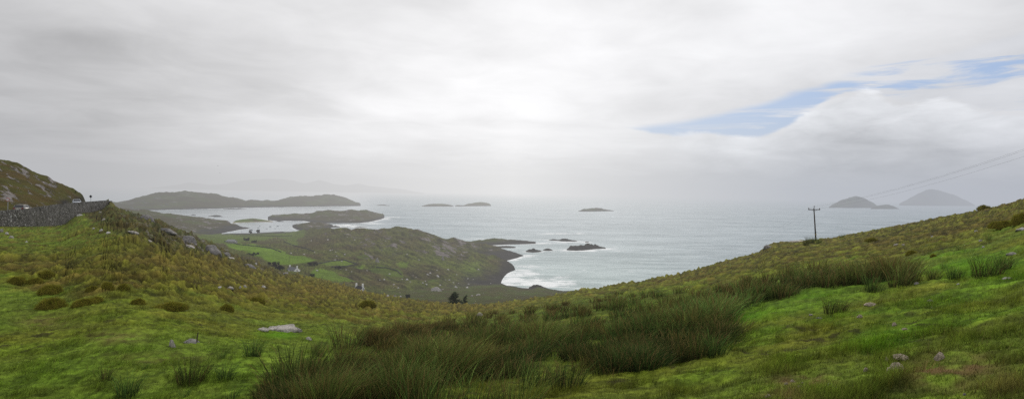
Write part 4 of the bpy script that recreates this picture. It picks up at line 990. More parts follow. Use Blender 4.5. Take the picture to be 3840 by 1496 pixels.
for sgn in (-1, 1): tube(bm, [(lx, -.18, hP - .8), (lx + sgn * .6, -.18, hP - .3)], .025, .025, 6)
bmobj('brace', bm, M_metal, pole)
bm = bmesh.new(); bx(bm, (lx * .3 + .2, -.18, hP * .27), (.28, .08, .1)); bmobj('step_bracket', bm, M_metal, pole)
bm = bmesh.new(); bx(bm, (lx * .18, -.17, hP * .2), (.24, .03, .3)); bmobj('number_plate', bm, plain('yellowed_plate', (.35, .30, .10), .6), pole)
def wire(p, q, sag, r, label, n=40):
    bm = bmesh.new(); pts = []
    for i in range(n + 1):
        f = i / n; v = Vector(p) * (1 - f) + Vector(q) * f; v.z -= sag * 4 * f * (1 - f); pts.append(v - Vector(p))
    tube(bm, pts, r, r, 5); o = bmobj('power_line', bm, M_wire, None, True); o.location = p
    tag(o, label, 'power line', 'wires strung from the utility pole')
ends = [at(4700, 262, 44), at(4700, 250, 44.5), at(4700, 292, 46)]
for i, (e, lab) in enumerate(zip(ends, ('middle wire rising from the pole to the right edge', 'topmost wire rising from the pole to the right edge', 'lowest wire rising from the pole to the right edge'))):
    wire(INS[i], e, 1.5, .0075, lab)
for i, lab in enumerate(('upper left wire dropping from the pole over the brow', 'middle left wire dropping from the pole over the brow', 'lower left wire dropping from the pole over the brow')):
    wire(INS[i], at(2640 + 14 * i, 990 + 12 * i, 300 + 6 * i), 2.0, .006, lab)
# small poles in the valley
def small_pole(px, ytop, ybase, first=[None], label=''):
    r = hit(px, ybase)
    if r is None: return
    h = (ybase - ytop) * r[0].y / F
    if first[0] is None:
        o = empty('utility_pole', r[0], 0)
        bm = bmesh.new(); tube(bm, [(0, 0, -.3), (0, 0, 4), (0, 0, 8)], .17, .12, 7); bmobj('pole', bm, M_wood, o, True)
        bm = bmesh.new(); bx(bm, (0, -.15, 7.4), (1.6, .12, .14)); bmobj('crossarm', bm, M_wood, o)
        first[0] = o
    else:
        o = first[0].copy(); C.objects.link(o); o.location = r[0]
        for ch in first[0].children: c2 = ch.copy(); C.objects.link(c2); c2.parent = o
    o.scale = (1, 1, h / 8)
    tag(o, label, 'utility pole', 'thin utility poles in the valley')
for (x, a, b, lab) in ((906, 858, 875, 'thin pole on the harbour shore, left of the two small trees'), (953, 860, 874, 'thin pole between the two small harbour trees'), (1084, 960, 988, 'thin pole standing in the bright green field'), (1218, 975, 1000, 'thin pole in the pale field right of the thicket'), (1147, 996, 1024, 'thin pole right of the white cottage'), (1129, 1006, 1024, 'short thin pole nearest the white cottage gable'), (1208, 1032, 1042, 'short post on the brow right of the cottage')):
    small_pole(x, a, b, label=lab)

# fence posts and stakes
def post(px, ytop, ybase, label, name='fence_post', grp=None, r_=.05):
    q = hit(px, ybase)
    if q is None: return
    h = (ybase - ytop) * q[0].y / F
    bm = bmesh.new(); tube(bm, [(0, 0, -.3), (.02, 0, h * .6), (.05, 0, h)], r_, r_ * .8, 6)
    o = bmobj(name, bm, M_wood); o.location = q[0]; tag(o, label, 'post', grp)
g = 'fence posts below the retaining wall'
post(278, 783, 802, 'tallest fence post under the bend of the wall', grp=g, r_=.09); post(322, 797, 810, 'fence post in the grass below the far wall section', grp=g, r_=.08); post(362, 806, 822, 'fence post right of the others below the wall', grp=g, r_=.08); post(381, 810, 824, 'fence post furthest right below the wall end', grp=g, r_=.08)
post(737, 1246, 1282, 'thin dark stake beside the low grey rock in the left grass', 'stake', r_=.022)

# ------------------------------------------------------------------ road signs
def along(px, off, dz=0):
    i = int(np.argmin(np.abs(wx - px))); q = top[i].copy(); q[:2] += nrm[i] * off; q[2] += dz
    return Vector(q), i
M_dark = plain('sign_black', (.018, .020, .024), .5, .4, .1); M_wp = plain('sign_white', (.55, .55, .55), .5, .4, .05); M_red = plain('sign_red', (.40, .03, .03), .5, .4, .1)
q, i = along(354, .9, -.9)
sg = empty('road_sign', q, 0, 'black diamond road sign on a post at the end of the wall', 'road sign')
zt = at(354, 737, q.y)[2] - q.z
bm = bmesh.new(); tube(bm, [(0, 0, 0), (0, 0, zt + .3)], .05, .05, 8); bmobj('post', bm, M_metal, sg)
bm = bmesh.new(); bx(bm, (0, -.08, zt), (.68, .03, .68), 0, Matrix.Rotation(math.pi / 4, 4, 'Y')); bmobj('panel', bm, M_dark, sg)
bm = bmesh.new()
for sgn in (-.28, .28): bx(bm, (0, -.04, zt + sgn), (.2, .05, .04))
bmobj('clamp', bm, M_metal, sg)
q, i = along(50, .9, -.9)
sg = empty('road_sign', q, 0, 'small round speed sign on a tall post behind the wall', 'road sign')
zt = at(50, 749, q.y)[2] - q.z
bm = bmesh.new(); tube(bm, [(0, 0, 0), (0, 0, zt + .1)], .055, .055, 8); bmobj('post', bm, M_metal, sg)
bm = bmesh.new(); bmesh.ops.create_cone(bm, cap_ends=True, segments=24, radius1=.33, radius2=.33, depth=.03, matrix=Matrix.Translation((0, -.08, zt)) @ Matrix.Rotation(math.pi / 2, 4, 'X')); bmobj('rim', bm, M_red, sg)
bm = bmesh.new(); bmesh.ops.create_cone(bm, cap_ends=True, segments=24, radius1=.25, radius2=.25, depth=.03, matrix=Matrix.Translation((0, -.088, zt)) @ Matrix.Rotation(math.pi / 2, 4, 'X')); bmobj('disc', bm, M_wp, sg)
q, i = along(30, 6.5, -.9)
sg = empty('notice_board', q, 0, 'wooden two legged notice board left of the round speed sign', 'notice board')
zt = at(30, 767, q.y)[2] - q.z
for sx_ in (-.3, .3):
    bm = bmesh.new(); bx(bm, (sx_, 0, zt * .5), (.09, .09, zt)); bmobj('leg', bm, M_wood, sg)
bm = bmesh.new(); bx(bm, (0, -.07, zt - .2), (.95, .04, .42)); bmobj('board', bm, plain('faded_board', (.12, .11, .09), .8), sg)

# ------------------------------------------------------------------ cars
def car(loc, rz, paint, label, plate=True):
    """axis: x length, nose towards +x; wheels on z=0"""
    t = empty('parked_car' if False else 'car', loc, rz, label, 'car', 'cars on the coast road')
    M_paint, M_glass, M_tyre = paint, plain('car_glass', (.012, .014, .018), .15, .6, .1), plain('tyre', (.012, .012, .012), .8, .2)
    Lh, Wd = 4.3, 1.82
    low = [(-2.12, .30), (-2.15, .62), (-2.08, .95), (-.9, 1.0), (.95, .97), (1.75, .86), (2.1, .68), (2.15, .42), (2.05, .26), (-1.95, .24)]
    bm = bmesh.new()
    for s0, s1, sc_ in ((-.5, .5, 1),):
        prism(bm, low, -Wd / 2, Wd / 2)
    bmesh.ops.recalc_face_normals(bm, faces=bm.faces)
    bmesh.ops.bevel(bm, geom=bm.edges[:], offset=.07, segments=2, affect='EDGES')
    bmobj('body', bm, M_paint, t, True)
    bm = bmesh.new()   # tapered glasshouse
    lo = [(-2.02, .95), (.95, .95)]; 
    zb_, zt_ = .95, 1.46; wb, wt = Wd / 2 - .03, Wd / 2 - .20
    vb = [bm.verts.new(v) for v in ((-2.04, -wb, zb_), (1.05, -wb, zb_), (1.05, wb, zb_), (-2.04, wb, zb_))]
    vt = [bm.verts.new(v) for v in ((-1.62, -wt, zt_), (.15, -wt, zt_), (.15, wt, zt_), (-1.62, wt, zt_))]
    bm.faces.new(vb[::-1]); bm.faces.new(vt)
    for k in range(4): bm.faces.new((vb[k], vb[(k + 1) % 4], vt[(k + 1) % 4], vt[k]))
    bmobj('cabin_glass', bm, M_glass, t)
    bm = bmesh.new(); bx(bm, (-.76, 0, 1.49), (1.95, wt * 2 + .06, .07)); bmesh.ops.bevel(bm, geom=bm.edges[:], offset=.03, segments=2)
    for sy in (-1, 1):
        for (xa, za, xb, zb2) in ((-2.02, .95, -1.64, 1.46), (1.03, .95, .17, 1.46), (-.45, .95, -.5, 1.46)):
            ya, yb2 = sy * (wb + .005), sy * (wt + .012); tube(bm, [(xa, ya, za), (xb, yb2, zb2)], .045, .04, 6)
    bmobj('roof', bm, M_paint, t, True)
    for xx in (-1.32, 1.33):
        for sy in (-1, 1):
            bm = bmesh.new(); bmesh.ops.create_cone(bm, cap_ends=True, segments=20, radius1=.33, radius2=.33, depth=.22, matrix=Matrix.Translation((xx, sy * (Wd / 2 - .08), .33)) @ Matrix.Rotation(math.pi / 2, 4, 'X'))
            w = bmobj('wheel', bm, M_tyre, t, True)
            bm = bmesh.new(); bmesh.ops.create_cone(bm, cap_ends=True, segments=16, radius1=.20, radius2=.20, depth=.02, matrix=Matrix.Translation((xx, sy * (Wd / 2 + .04), .33)) @ Matrix.Rotation(math.pi / 2, 4, 'X'))
            bmobj('rim', bm, M_metal, w, True)
    for sy in (-1, 1):
        bm = bmesh.new(); bx(bm, (-2.13, sy * .72, .80), (.08, .3, .2)); bmobj('tail_light', bm, plain('tail_lamp_red', (.25, .012, .012), .3, .5, .1), t)
        bm = bmesh.new(); bx(bm, (2.02, sy * .66, .68), (.14, .36, .14)); bmobj('headlight', bm, plain('headlamp', (.6, .62, .65), .2, .6, .05), t)
        bm = bmesh.new(); bx(bm, (.72, sy * (Wd / 2 + .07), 1.0), (.16, .16, .13)); bmobj('wing_mirror', bm, M_paint, t)
    bm = bmesh.new(); bx(bm, (-2.16, 0, .62), (.02, .52, .11)); bmobj('licence_plate', bm, M_wp, t)
    bm = bmesh.new(); bx(bm, (-2.10, 0, .36), (.16, 1.7, .2)); bmobj('bumper', bm, M_dark, t)
    return t
q, i = along(146, 2.6, 0)
rz_ = math.atan2(tang[i, 1], tang[i, 0])
zc = at(146, 784.5, q.y)[2] - .62
g_ = drop(q.x, q.y, H + 0)
M_p1 = plain('car_paint_bronze', (.30, .28, .24), .35, .5, .1); M_p2 = plain('car_paint_silver', (.50, .54, .60), .35, .5, .1)
q.z = zc
car(q, rz_ - .15, M_p1, 'dark bronze hatchback seen from behind on the coast road')
q, i = along(321, 2.0, 0); q.z = at(321, 759, q.y)[2] - .75
car(q, math.atan2(-q.y, -q.x) + .03, M_p2, 'silver white car half hidden behind the wall near the diamond sign')

# ------------------------------------------------------------------ houses
M_lime = plain('whitewash', (.82, .82, .81), .8, .2, .06, 1.0); M_slate = plain('slate_roof', (.115, .118, .125), .8, .2, .25, 1.2); M_pane = plain('window_pane', (.02, .022, .026), .2, .5, .1); M_greyw = plain('grey_render', (.26, .26, .25), .85, .2, .15, .6); M_groof = plain('grey_sheet_roof', (.24, .245, .25), .7, .2, .15, .5)
def house(loc, rz, Lx, Wy, he, hr, label, name='cottage', wallm=None, roofm=None, chim=(-1, 1), porch=True, hip=0.0, cat='cottage', wins=3):
    wallm = wallm or M_lime; roofm = roofm or M_slate
    t = empty(name, loc, rz, label, cat)
    bm = bmesh.new()
    prof = [(-Wy / 2, -1.5), (Wy / 2, -1.5), (Wy / 2, he), (0, he + hr), (-Wy / 2, he)]
    a = [bm.verts.new((-Lx / 2, y, z)) for y, z in prof]; b = [bm.verts.new((Lx / 2, y, z)) for y, z in prof]
    if hip: 
        a[3].co.x += hip; b[3].co.x -= hip
    for k in range(5): bm.faces.new((a[k], a[(k + 1) % 5], b[(k + 1) % 5], b[k]))
    bm.faces.new(a[::-1]); bm.faces.new(b)
    bmobj('wall', bm, wallm, t)
    bm = bmesh.new()
    th = .14; ov = .22; inn = .22 if chim else -.15
    for sgn in (-1, 1):
        n = Vector((0, sgn * hr, Wy / 2)).normalized() * th
        e = Vector((0, sgn * (Wy / 2 + ov), he - ov * hr / (Wy / 2))); r = Vector((0, 0, he + hr))
        vs = []
        for x in (-Lx / 2 + inn, Lx / 2 - inn):
            xr = x + (hip if x < 0 else -hip)
            for v in (e + n * .1, Vector((0, 0, r.z)) + n * .1, r + n * 1.1, e + n * 1.1):
                vs.append(bm.verts.new((xr if v.z > he + hr * .9 else x, v.y, v.z)))
        for f in ((0, 1, 2, 3), (7, 6, 5, 4), (0, 4, 5, 1), (1, 5, 6, 2), (2, 6, 7, 3), (3, 7, 4, 0)): bm.faces.new([vs[k] for k in f])
    roof = bmobj('roof', bm, roofm, t)
    for sx_ in chim:
        bm = bmesh.new(); bx(bm, (sx_ * (Lx / 2 - .45), 0, he + hr + .5), (.86, 1.15, 1.9)); bx(bm, (sx_ * (Lx / 2 - .45), 0, he + hr + 1.5), (1.0, 1.3, .16))
        bmobj('chimney', bm, wallm, roof)
    def window(x, y, z, w, h, axis):
        bm = bmesh.new(); bx(bm, (x, y, z), (w + .16, .08, h + .16) if axis == 'y' else (.08, w + .16, h + .16)); f = bmobj('window', bm, wallm, t)
        bm = bmesh.new(); dx = .045 if x > 0 else -.045; dy = -.045 if y < 0 else .045
        bx(bm, (x + (dx if axis == 'x' else 0), y + (dy if axis == 'y' else 0), z), (w, .03, h) if axis == 'y' else (.03, w, h)); bmobj('pane', bm, M_pane, f)
    for k in range(wins): window(-Lx * .32 + k * Lx * .64 / max(wins - 1, 1), -Wy / 2 - .02, he * .55, .9, 1.1, 'y')
    if not hip:
        window(Lx / 2 + .02, -.2, he * .95, .95, 1.3, 'x'); window(Lx / 2 + .02, Wy * .22, he * .4, .7, .9, 'x')
    if porch:
        bm = bmesh.new(); prism(bm, [(-1.2, -1.5), (1.2, -1.5), (1.2, he * .8), (0, he * 1.25), (-1.2, he * .8)], -Wy / 2 - 1.6, -Wy / 2 + .8)
        bmobj('porch', bm, wallm, t)
        bm = bmesh.new()
        for sgn in (-1, 1):
            q0 = [(0, he * 1.25 + .02), (sgn * 1.35, he * .8 - .05), (sgn * 1.35, he * .8 + .09), (0, he * 1.25 + .16)]
            prism(bm, q0 if sgn < 0 else q0[::-1], -Wy / 2 - 1.7, -Wy / 2 + .7)
        bmobj('porch_roof', bm, roofm, t)
    return t
def hloc(px, py):
    r = hit(px, py); return r[0], r[0].y / F
# white cottage seen over the brow, right gable turned to us
p, s = hloc(1104, 1017)
dW = p.y
p = Vector(at(1100, 1024, dW)); sW = dW / F
house(p, -.62, 38 * sW * 1.25, 26 * sW, 12.5 * sW, 10 * sW, 'white cottage with grey slate roof and two white chimneys', wins=2)
dW2 = 420.0; s2 = dW2 / F
house(Vector(at(1348, 1090, dW2)), -.3, 32 * s2, 17 * s2, 9 * s2, 9.5 * s2, 'low white gabled cottage with a dark roof peeping over the brow', roofm=plain('dark_roof', (.045, .042, .042), .8, .2), chim=(-1, 1), porch=False, wins=1)
p, s = hloc(868, 909)
house(p, -.12, 38 * s, 16 * s, 5 * s, 6.5 * s, 'long grey barn with a pale grey roof in the green fields', 'barn', M_greyw, M_groof, (), False, hip=5 * s, cat='barn', wins=3)

# field walls laid over the valley
def field_wall(pts, label):
    P3 = []
    for (x0, y0), (x1, y1) in zip(pts[:-1], pts[1:]):
        n = max(int(math.hypot(x1 - x0, y1 - y0) / 3), 2)
        for k in range(n):
            r = hit(x0 + (x1 - x0) * k / n, y0 + (y1 - y0) * k / n)
            if r: P3.append(r[0])
    if len(P3) < 3: return
    bm = bmesh.new()
    o0 = P3[0].copy(); r_ = random.Random(len(P3))
    L0 = []
    for k, p in enumerate(P3):
        d = (P3[min(k + 1, len(P3) - 1)] - P3[max(k - 1, 0)]); d.z = 0; d = d.normalized() if d.length > 0 else Vector((1, 0, 0)); nn = Vector((-d.y, d.x, 0)) * .45; q = p - o0; h = r_.uniform(.9, 1.5)
        L0.append([bm.verts.new(q - nn + Vector((0, 0, -.6))), bm.verts.new(q - nn * .6 + Vector((0, 0, h))), bm.verts.new(q + nn * .6 + Vector((0, 0, h * r_.uniform(.9, 1.05)))), bm.verts.new(q + nn + Vector((0, 0, -.6)))])
    for a, b in zip(L0[:-1], L0[1:]):
        for k in range(3): bm.faces.new((a[k], a[k + 1], b[k + 1], b[k]))
    bm.faces.new(L0[0]); bm.faces.new(L0[-1][::-1])
    o = bmobj('field_wall', bm, M_fw); o.location = o0; tag(o, label, 'stone wall', 'dry stone field walls in the valley')
M_fw = plain('dry_stone', (.055, .055, .045), .95, .1, .4, 1.0)
field_wall([(900, 884), (960, 883), (1010, 885), (1060, 886), (1098, 884)], 'nearly level dry stone wall across the upper green fields')
field_wall([(1064, 905), (1080, 913), (1105, 922), (1150, 933), (1180, 944)], 'dry stone wall slanting down from the upper green field onto the heath')
field_wall([(840, 905), (900, 918), (965, 924), (1020, 932), (1058, 947)], 'dry stone wall along the top of the brightest field')
field_wall([(1190, 990), (1240, 980), (1290, 975), (1340, 992), (1300, 1000), (1240, 1002)], 'dry stone wall ringing the pale green field')
field_wall([(1410, 1003), (1450, 1005), (1490, 1016), (1508, 1034)], 'dry stone wall through the rough green field on the slope')

# ------------------------------------------------------------------ boats in the harbour
M_hull = plain('dark_hull', (.05, .055, .06), .5, .3); M_hull2 = plain('grey_hull', (.20, .21, .22), .5, .3); M_cab = plain('cabin_white', (.55, .55, .55), .5, .3, .05)
def boat(px, py, Lb, cabin, label, hm, rz):
    d = float(sea_d(px, py)); p = at(px, py, d); t = empty('boat', (p[0], p[1], 0), rz, label, 'boat', 'boats moored in the harbour')
    bm = bmesh.new(); secs = []
    for f, w, k in ((-.5, .30, .0), (-.3, .36, 0), (0, .38, 0), (.25, .30, .05), (.42, .14, .14), (.5, .02, .25)):
        x = f * Lb; W = w * Lb * .45; zt_ = Lb * (.13 + k * .5)
        secs.append([bm.verts.new(v) for v in ((x, -W, zt_), (x, -W * .75, -.1), (x, 0, -.35), (x, W * .75, -.1), (x, W, zt_), (x, W * .8, zt_ - .12 * Lb * .5), (x, -W * .8, zt_ - .12 * Lb * .5))])
    for a, b in zip(secs[:-1], secs[1:]):
        for k in range(7): bm.faces.new((a[k], a[(k + 1) % 7], b[(k + 1) % 7], b[k]))
    bm.faces.new(secs[0][::-1]); bm.faces.new(secs[-1]); bmobj('hull', bm, hm, t)
    if cabin:
        bm = bmesh.new(); prism(bm, [(-.08 * Lb, .08 * Lb), (.2 * Lb, .08 * Lb), (.14 * Lb, .3 * Lb), (-.08 * Lb, .3 * Lb)], -.1 * Lb, .1 * Lb); bmobj('wheelhouse', bm, M_cab, t)
        bm = bmesh.new(); tube(bm, [(-.12 * Lb, 0, .1 * Lb), (-.12 * Lb, 0, .55 * Lb)], .05, .04, 6); bmobj('mast', bm, M_metal, t)
    else:
        bm = bmesh.new(); bx(bm, (-.1 * Lb, 0, .1 * Lb), (.08 * Lb, .28 * Lb, .03 * Lb)); bx(bm, (.15 * Lb, 0, .1 * Lb), (.08 * Lb, .26 * Lb, .03 * Lb)); bmobj('thwart', bm, M_wood, t)
        bm = bmesh.new(); bx(bm, (-.53 * Lb, 0, .14 * Lb), (.08 * Lb, .07 * Lb, .16 * Lb)); bmobj('outboard_motor', bm, M_dark, t)
boat(941, 863, 9, True, 'largest dark fishing boat with wheelhouse near the shore of the harbour', M_hull, .1)
for (x, y, l, hm, rz, cb, lab) in ((969, 854.5, 5.5, M_hull, .3, False, 'small dark open boat, leftmost of the harbour cluster'), (974, 848, 5, M_hull2, -.2, False, 'small grey boat above the leftmost open boat'), (1000, 858, 4.5, M_hull2, .5, False, 'grey dinghy low in the middle of the harbour'), (1013, 850, 6.5, M_hull, .1, True, 'dark boat with cabin in the centre of the harbour'), (1032, 857.5, 4.5, M_hull2, -.4, False, 'grey dinghy right of the one low in the middle'), (1041, 848, 6.5, M_hull, .2, True, 'rightmost dark boat of the harbour cluster')):
    boat(x, y, l, cb, lab, hm, rz)

# ------------------------------------------------------------------ two birds
def bird(px, py, d, label, tilt):
    p = at(px, py, d); t = empty('bird', p, .4, label, 'bird', 'birds over the bay')
    pts = [(-.42, 0, 0, .02), (-.25, 0, 0, .07), (0, 0, 0, .10), (.2, 0, .01, .085), (.32, 0, .03, .06), (.42, 0, .03, .05), (.52, 0, .02, .008)]
    bm = bmesh.new(); rings = []
    for x, y, z, r in pts: rings.append([bm.verts.new((x, y + r * math.cos(a), z + r * math.sin(a))) for a in [k * math.pi / 4 for k in range(8)]])
    for a, b in zip(rings[:-1], rings[1:]):
        for k in range(8): bm.faces.new((a[k], a[(k + 1) % 8], b[(k + 1) % 8], b[k]))
    bm.faces.new(rings[0]); bm.faces.new(rings[-1][::-1])
    for sg_ in (-1, 1):          # wings grow out of the body mesh
        w = [(.18, .06, .04), (.26, .5, .22 * tilt), (.12, .98, .10 * tilt), (-.02, .95, .09 * tilt), (-.02, .5, .2 * tilt), (-.12, .06, .04)]
        f = [bm.verts.new((x, sg_ * y, z)) for x, y, z in w]; f2 = [bm.verts.new((x, sg_ * y, z + .025)) for x, y, z in w]
        bm.faces.new(f); bm.faces.new(f2[::-1])
        for k in range(6): bm.faces.new((f[k], f[(k + 1) % 6], f2[(k + 1) % 6], f2[k]))
    tl = [bm.verts.new(v) for v in ((-.36, -.03, 0), (-.62, -.14, 0), (-.62, .14, 0), (-.36, .03, 0))]; bm.faces.new(tl)
    bmobj('body', bm, plain('plumage', (.03, .03, .032), .8, .1), t)
bird(817, 622, 560, 'upper dark bird flying over the left bay', 1.0); bird(824, 649, 640, 'lower smaller bird flying over the left bay', -.6)

# ------------------------------------------------------------------ haze
m, nt, out = newmat('sea_haze')
SIG = 1.02e-4
p = objpos(nt)
sxyz = N(nt, 'ShaderNodeSeparateXYZ'); L(nt, p, sxyz.inputs[0])
azm = Mth(nt, 'ARCTAN2', sxyz.outputs[0], sxyz.outputs[1])
cr = N(nt, 'ShaderNodeValToRGB'); e = cr.color_ramp
L(nt, MR(nt, azm, -.8, .8, 0, 1, False), cr.inputs[0])
stops = [(0.0, (.47, .48, .51)), (.12, (.50, .505, .52)), (.35, (.68, .68, .685)), (.50, (.79, .79, .79)), (.62, (.65, .66, .675)), (.78, (.50, .525, .57)), (1.0, (.45, .475, .535))]
e.elements[0].position = 0; e.elements[0].color = (*stops[0][1], 1); e.elements[1].position = 1; e.elements[1].color = (*stops[-1][1], 1)
for ps_, c_ in stops[1:-1]: q_ = e.elements.new(ps_); q_.color = (*c_, 1)
ab = N(nt, 'ShaderNodeVolumeAbsorption'); ab.inputs['Color'].default_value = (0, 0, 0, 1); ab.inputs['Density'].default_value = SIG
em = N(nt, 'ShaderNodeEmission'); L(nt, cr.outputs[0], em.inputs['Color']); em.inputs['Strength'].default_value = SIG  # scattered daylight put in as emission, brightest straight ahead
ad = N(nt, 'ShaderNodeAddShader'); L(nt, ab.outputs[0], ad.inputs[0]); L(nt, em.outputs[0], ad.inputs[1]); L(nt, ad.outputs[0], out.inputs['Volume'])
try: m.cycles.volume_step_rate = 1.0
except Exception: pass
bm = bmesh.new(); bx(bm, (0, 31000, 340), (90000, 64000, 760))
hz = bmobj('haze', bm, m); tag(hz, 'sea haze hanging over the bay', None, None, 'structure')

# ------------------------------------------------------------------ world, sun, camera
W = bpy.data.worlds.new('World'); S.world = W; W.use_nodes = True
nt = W.node_tree; nt.nodes.clear()
out = N(nt, 'ShaderNodeOutputWorld'); bg = N(nt, 'ShaderNodeBackground'); L(nt, bg.outputs[0], out.inputs[0])
SUN_AZ, SUN_EL = math.radians(8), math.radians(40)
sky = N(nt, 'ShaderNodeTexSky'); sky.sky_type = 'NISHITA'; sky.sun_disc = False; sky.sun_elevation = SUN_EL; sky.sun_rotation = SUN_AZ
tc = N(nt, 'ShaderNodeTexCoord').outputs['Generated']
s3 = N(nt, 'ShaderNodeSeparateXYZ'); L(nt, tc, s3.inputs[0]); x, y, z = s3.outputs
az = Mth(nt, 'ARCTAN2', x, y); el = Mth(nt, 'ARCSINE', z)
# cloud deck: the direction carried up to a flat layer
zz = Mth(nt, 'MAXIMUM', Mth(nt, 'ADD', z, .10), .06)
cx_ = Mth(nt, 'DIVIDE', x, zz); cy_ = Mth(nt, 'DIVIDE', y, zz)
cb = N(nt, 'ShaderNodeCombineXYZ'); L(nt, cx_, cb.inputs[0]); L(nt, cy_, cb.inputs[1]); deck = cb.outputs[0]
d1 = Noise(nt, deck, .50, 4, .48, .5); d2 = Noise(nt, deck, 1.9, 6, .58, .5)
ca = N(nt, 'ShaderNodeCombineXYZ'); L(nt, Mth(nt, 'MULTIPLY', az, 1.0), ca.inputs[0]); L(nt, Mth(nt, 'MULTIPLY', el, 3.2), ca.inputs[1]); flat = ca.outputs[0]
puff = Noise(nt, flat, 13, 7, .60, .3); puff2 = Noise(nt, flat, 3.2, 4, .5, .3)
def gaus(ac, ec, sa, se):
    a = Mth(nt, 'POWER', Mth(nt, 'DIVIDE', Mth(nt, 'SUBTRACT', az, ac), sa), 2); b = Mth(nt, 'POWER', Mth(nt, 'DIVIDE', Mth(nt, 'SUBTRACT', el, ec), se), 2)
    return Mth(nt, 'EXPONENT', Mth(nt, 'MULTIPLY', Mth(nt, 'ADD', a, b), -1))
def fcurve(pts):
    n = N(nt, 'ShaderNodeFloatCurve'); L(nt, MR(nt, az, -.8, .8, 0, 1, False), n.inputs['Value'])
    c = n.mapping.curves[0]
    c.points[0].location = ((pts[0][0] + .8) / 1.6, pts[0][1]); c.points[1].location = ((pts[-1][0] + .8) / 1.6, pts[-1][1])
    pts = [(a, v + .0187 * math.sin(a)) for a, v in pts]
    c.points[1].location = (1, pts[-1][1])
    for a, v in pts[1:-1]: c.points.new((a + .8) / 1.6, v)
    n.mapping.update(); return n.outputs[0]
lum = Mth(nt, 'ADD', .795, Mth(nt, 'MULTIPLY', Mth(nt, 'SUBTRACT', d1, .5), .85))
lum = Mth(nt, 'ADD', lum, Mth(nt, 'MULTIPLY', Mth(nt, 'SUBTRACT', d2, .5), .34))
lum = Mth(nt, 'ADD', lum, Mth(nt, 'MULTIPLY', Mth(nt, 'SUBTRACT', puff2, .5), .38))
lum = Mth(nt, 'ADD', lum, Mth(nt, 'MULTIPLY', gaus(.06, .15, .40, .13), .22))
lum = Mth(nt, 'ADD', lum, Mth(nt, 'MULTIPLY', gaus(-.22, .10, .26, .05), .16))
lum = Mth(nt, 'ADD', lum, Mth(nt, 'MULTIPLY', gaus(.45, .25, .3, .12), .16))
lum = Mth(nt, 'SUBTRACT', lum, Mth(nt, 'MULTIPLY', gaus(-.72, .06, .34, .18), .27))
grey = N(nt, 'ShaderNodeCombineColor')
L(nt, lum, grey.inputs[0]); L(nt, Mth(nt, 'MULTIPLY', lum, .998), grey.inputs[1]); L(nt, Mth(nt, 'MULTIPLY', lum, 1.012), grey.inputs[2])
# the gap of blue: between the edge of the sheet and the tops of the cumulus
up_e = fcurve([(-.8, 0), (.0, .07), (.10, .088), (.207, .105), (.29, .117), (.37, .137), (.44, .152), (.51, .165), (.60, .181), (.66, .190), (.8, .21)])
lo_e = fcurve([(-.8, .12), (.0, .115), (.15, .110), (.25, .090), (.30, .092), (.34, .086), (.39, .084), (.42, .096), (.451, .117), (.49, .138), (.53, .141), (.56, .124), (.59, .121), (.62, .122), (.65, .108), (.8, .098)])
ed = Mth(nt, 'MULTIPLY', Mth(nt, 'SUBTRACT', puff, .5), .036); ed2 = Mth(nt, 'MULTIPLY', Mth(nt, 'SUBTRACT', puff2, .5), MR(nt, az, .30, .55, .025, .11))
above = MR(nt, Mth(nt, 'ADD', Mth(nt, 'SUBTRACT', el, lo_e), ed), -.004, .005)
below = MR(nt, Mth(nt, 'ADD', Mth(nt, 'SUBTRACT', up_e, el), ed2), -.006, .008)
wisp_v = N(nt, 'ShaderNodeMapping'); wisp_v.inputs['Rotation'].default_value = (0, 0, .5); wisp_v.inputs['Scale'].default_value = (1, 2.6, 1); L(nt, flat, wisp_v.inputs[0])
wisp = Noise(nt, wisp_v.outputs[0], 5.5, 7, .62, .8)
veil = MR(nt, Mth(nt, 'ADD', wisp, MR(nt, az, .36, .56, 0, .19)), .53, .72, 0, .93)
gap = Mth(nt, 'MULTIPLY', Mth(nt, 'MULTIPLY', above, below), Mth(nt, 'SUBTRACT', 1.0, veil))
gap = Mth(nt, 'MULTIPLY', gap, MR(nt, az, .13, .23))
blue = MixC(nt, .6, MixC(nt, 1.0, sky.outputs[0], (.10, .10, .10), 'MULTIPLY'), (.23, .41, .80))
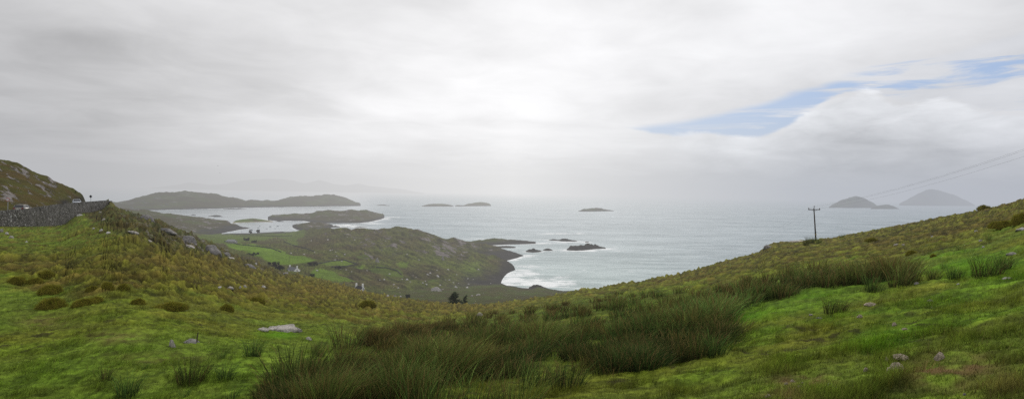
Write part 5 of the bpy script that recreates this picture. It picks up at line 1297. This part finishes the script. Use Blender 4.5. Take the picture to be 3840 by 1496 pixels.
# cumulus bank below the gap
dn = Mth(nt, 'SUBTRACT', lo_e, el)
cum = MR(nt, Mth(nt, 'ADD', dn, ed), -.004, .006)
cum = Mth(nt, 'MULTIPLY', cum, MR(nt, az, .18, .34))
cl = Mth(nt, 'ADD', MR(nt, dn, .0, .10, .97, .54), Mth(nt, 'MULTIPLY', Mth(nt, 'SUBTRACT', puff, .5), .7))
cl = Mth(nt, 'ADD', cl, Mth(nt, 'MULTIPLY', Mth(nt, 'SUBTRACT', puff2, .5), .35))
cumc = N(nt, 'ShaderNodeCombineColor'); L(nt, Mth(nt, 'MULTIPLY', cl, .985), cumc.inputs[0]); L(nt, cl, cumc.inputs[1]); L(nt, Mth(nt, 'MULTIPLY', cl, 1.03), cumc.inputs[2])
colw = MixC(nt, gap, grey.outputs[0], blue)
colw = MixC(nt, cum, colw, cumc.outputs[0])
colw = MixC(nt, MR(nt, el, -.08, 0, 1, 0), colw, (.45, .46, .48))
L(nt, colw, bg.inputs[0]); bg.inputs[1].default_value = 1.0

sl = bpy.data.lights.new('sun', 'SUN'); sl.energy = 1.7; sl.angle = math.radians(12); sl.color = (1, .96, .90)
so = bpy.data.objects.new('sun', sl); C.objects.link(so)
dv = Vector((math.sin(SUN_AZ) * math.cos(SUN_EL), math.cos(SUN_AZ) * math.cos(SUN_EL), math.sin(SUN_EL)))
so.rotation_euler = dv.to_track_quat('Z', 'Y').to_euler(); so.location = (0, 0, 300)

cam = bpy.data.cameras.new('camera'); co = bpy.data.objects.new('camera', cam); C.objects.link(co); S.camera = co
cam.sensor_width = 36; cam.sensor_fit = 'HORIZONTAL'; cam.lens = 36 * F / 3840
cam.shift_y = -(748 - CY) / 3840
cam.clip_start = .1; cam.clip_end = 150000
R = Matrix(((cR, -sR, 0), (0, 0, -1), (sR, cR, 0)))
co.matrix_world = Matrix.Translation((0, 0, H)) @ R.to_4x4()
S.view_settings.view_transform = 'Standard'; S.view_settings.look = 'None'; S.view_settings.exposure = 0; S.view_settings.gamma = 1
S.cycles.max_bounces = 5; S.cycles.diffuse_bounces = 2; S.cycles.glossy_bounces = 2; S.cycles.transparent_max_bounces = 8; S.cycles.volume_bounces = 0
S.cycles.use_denoising = False
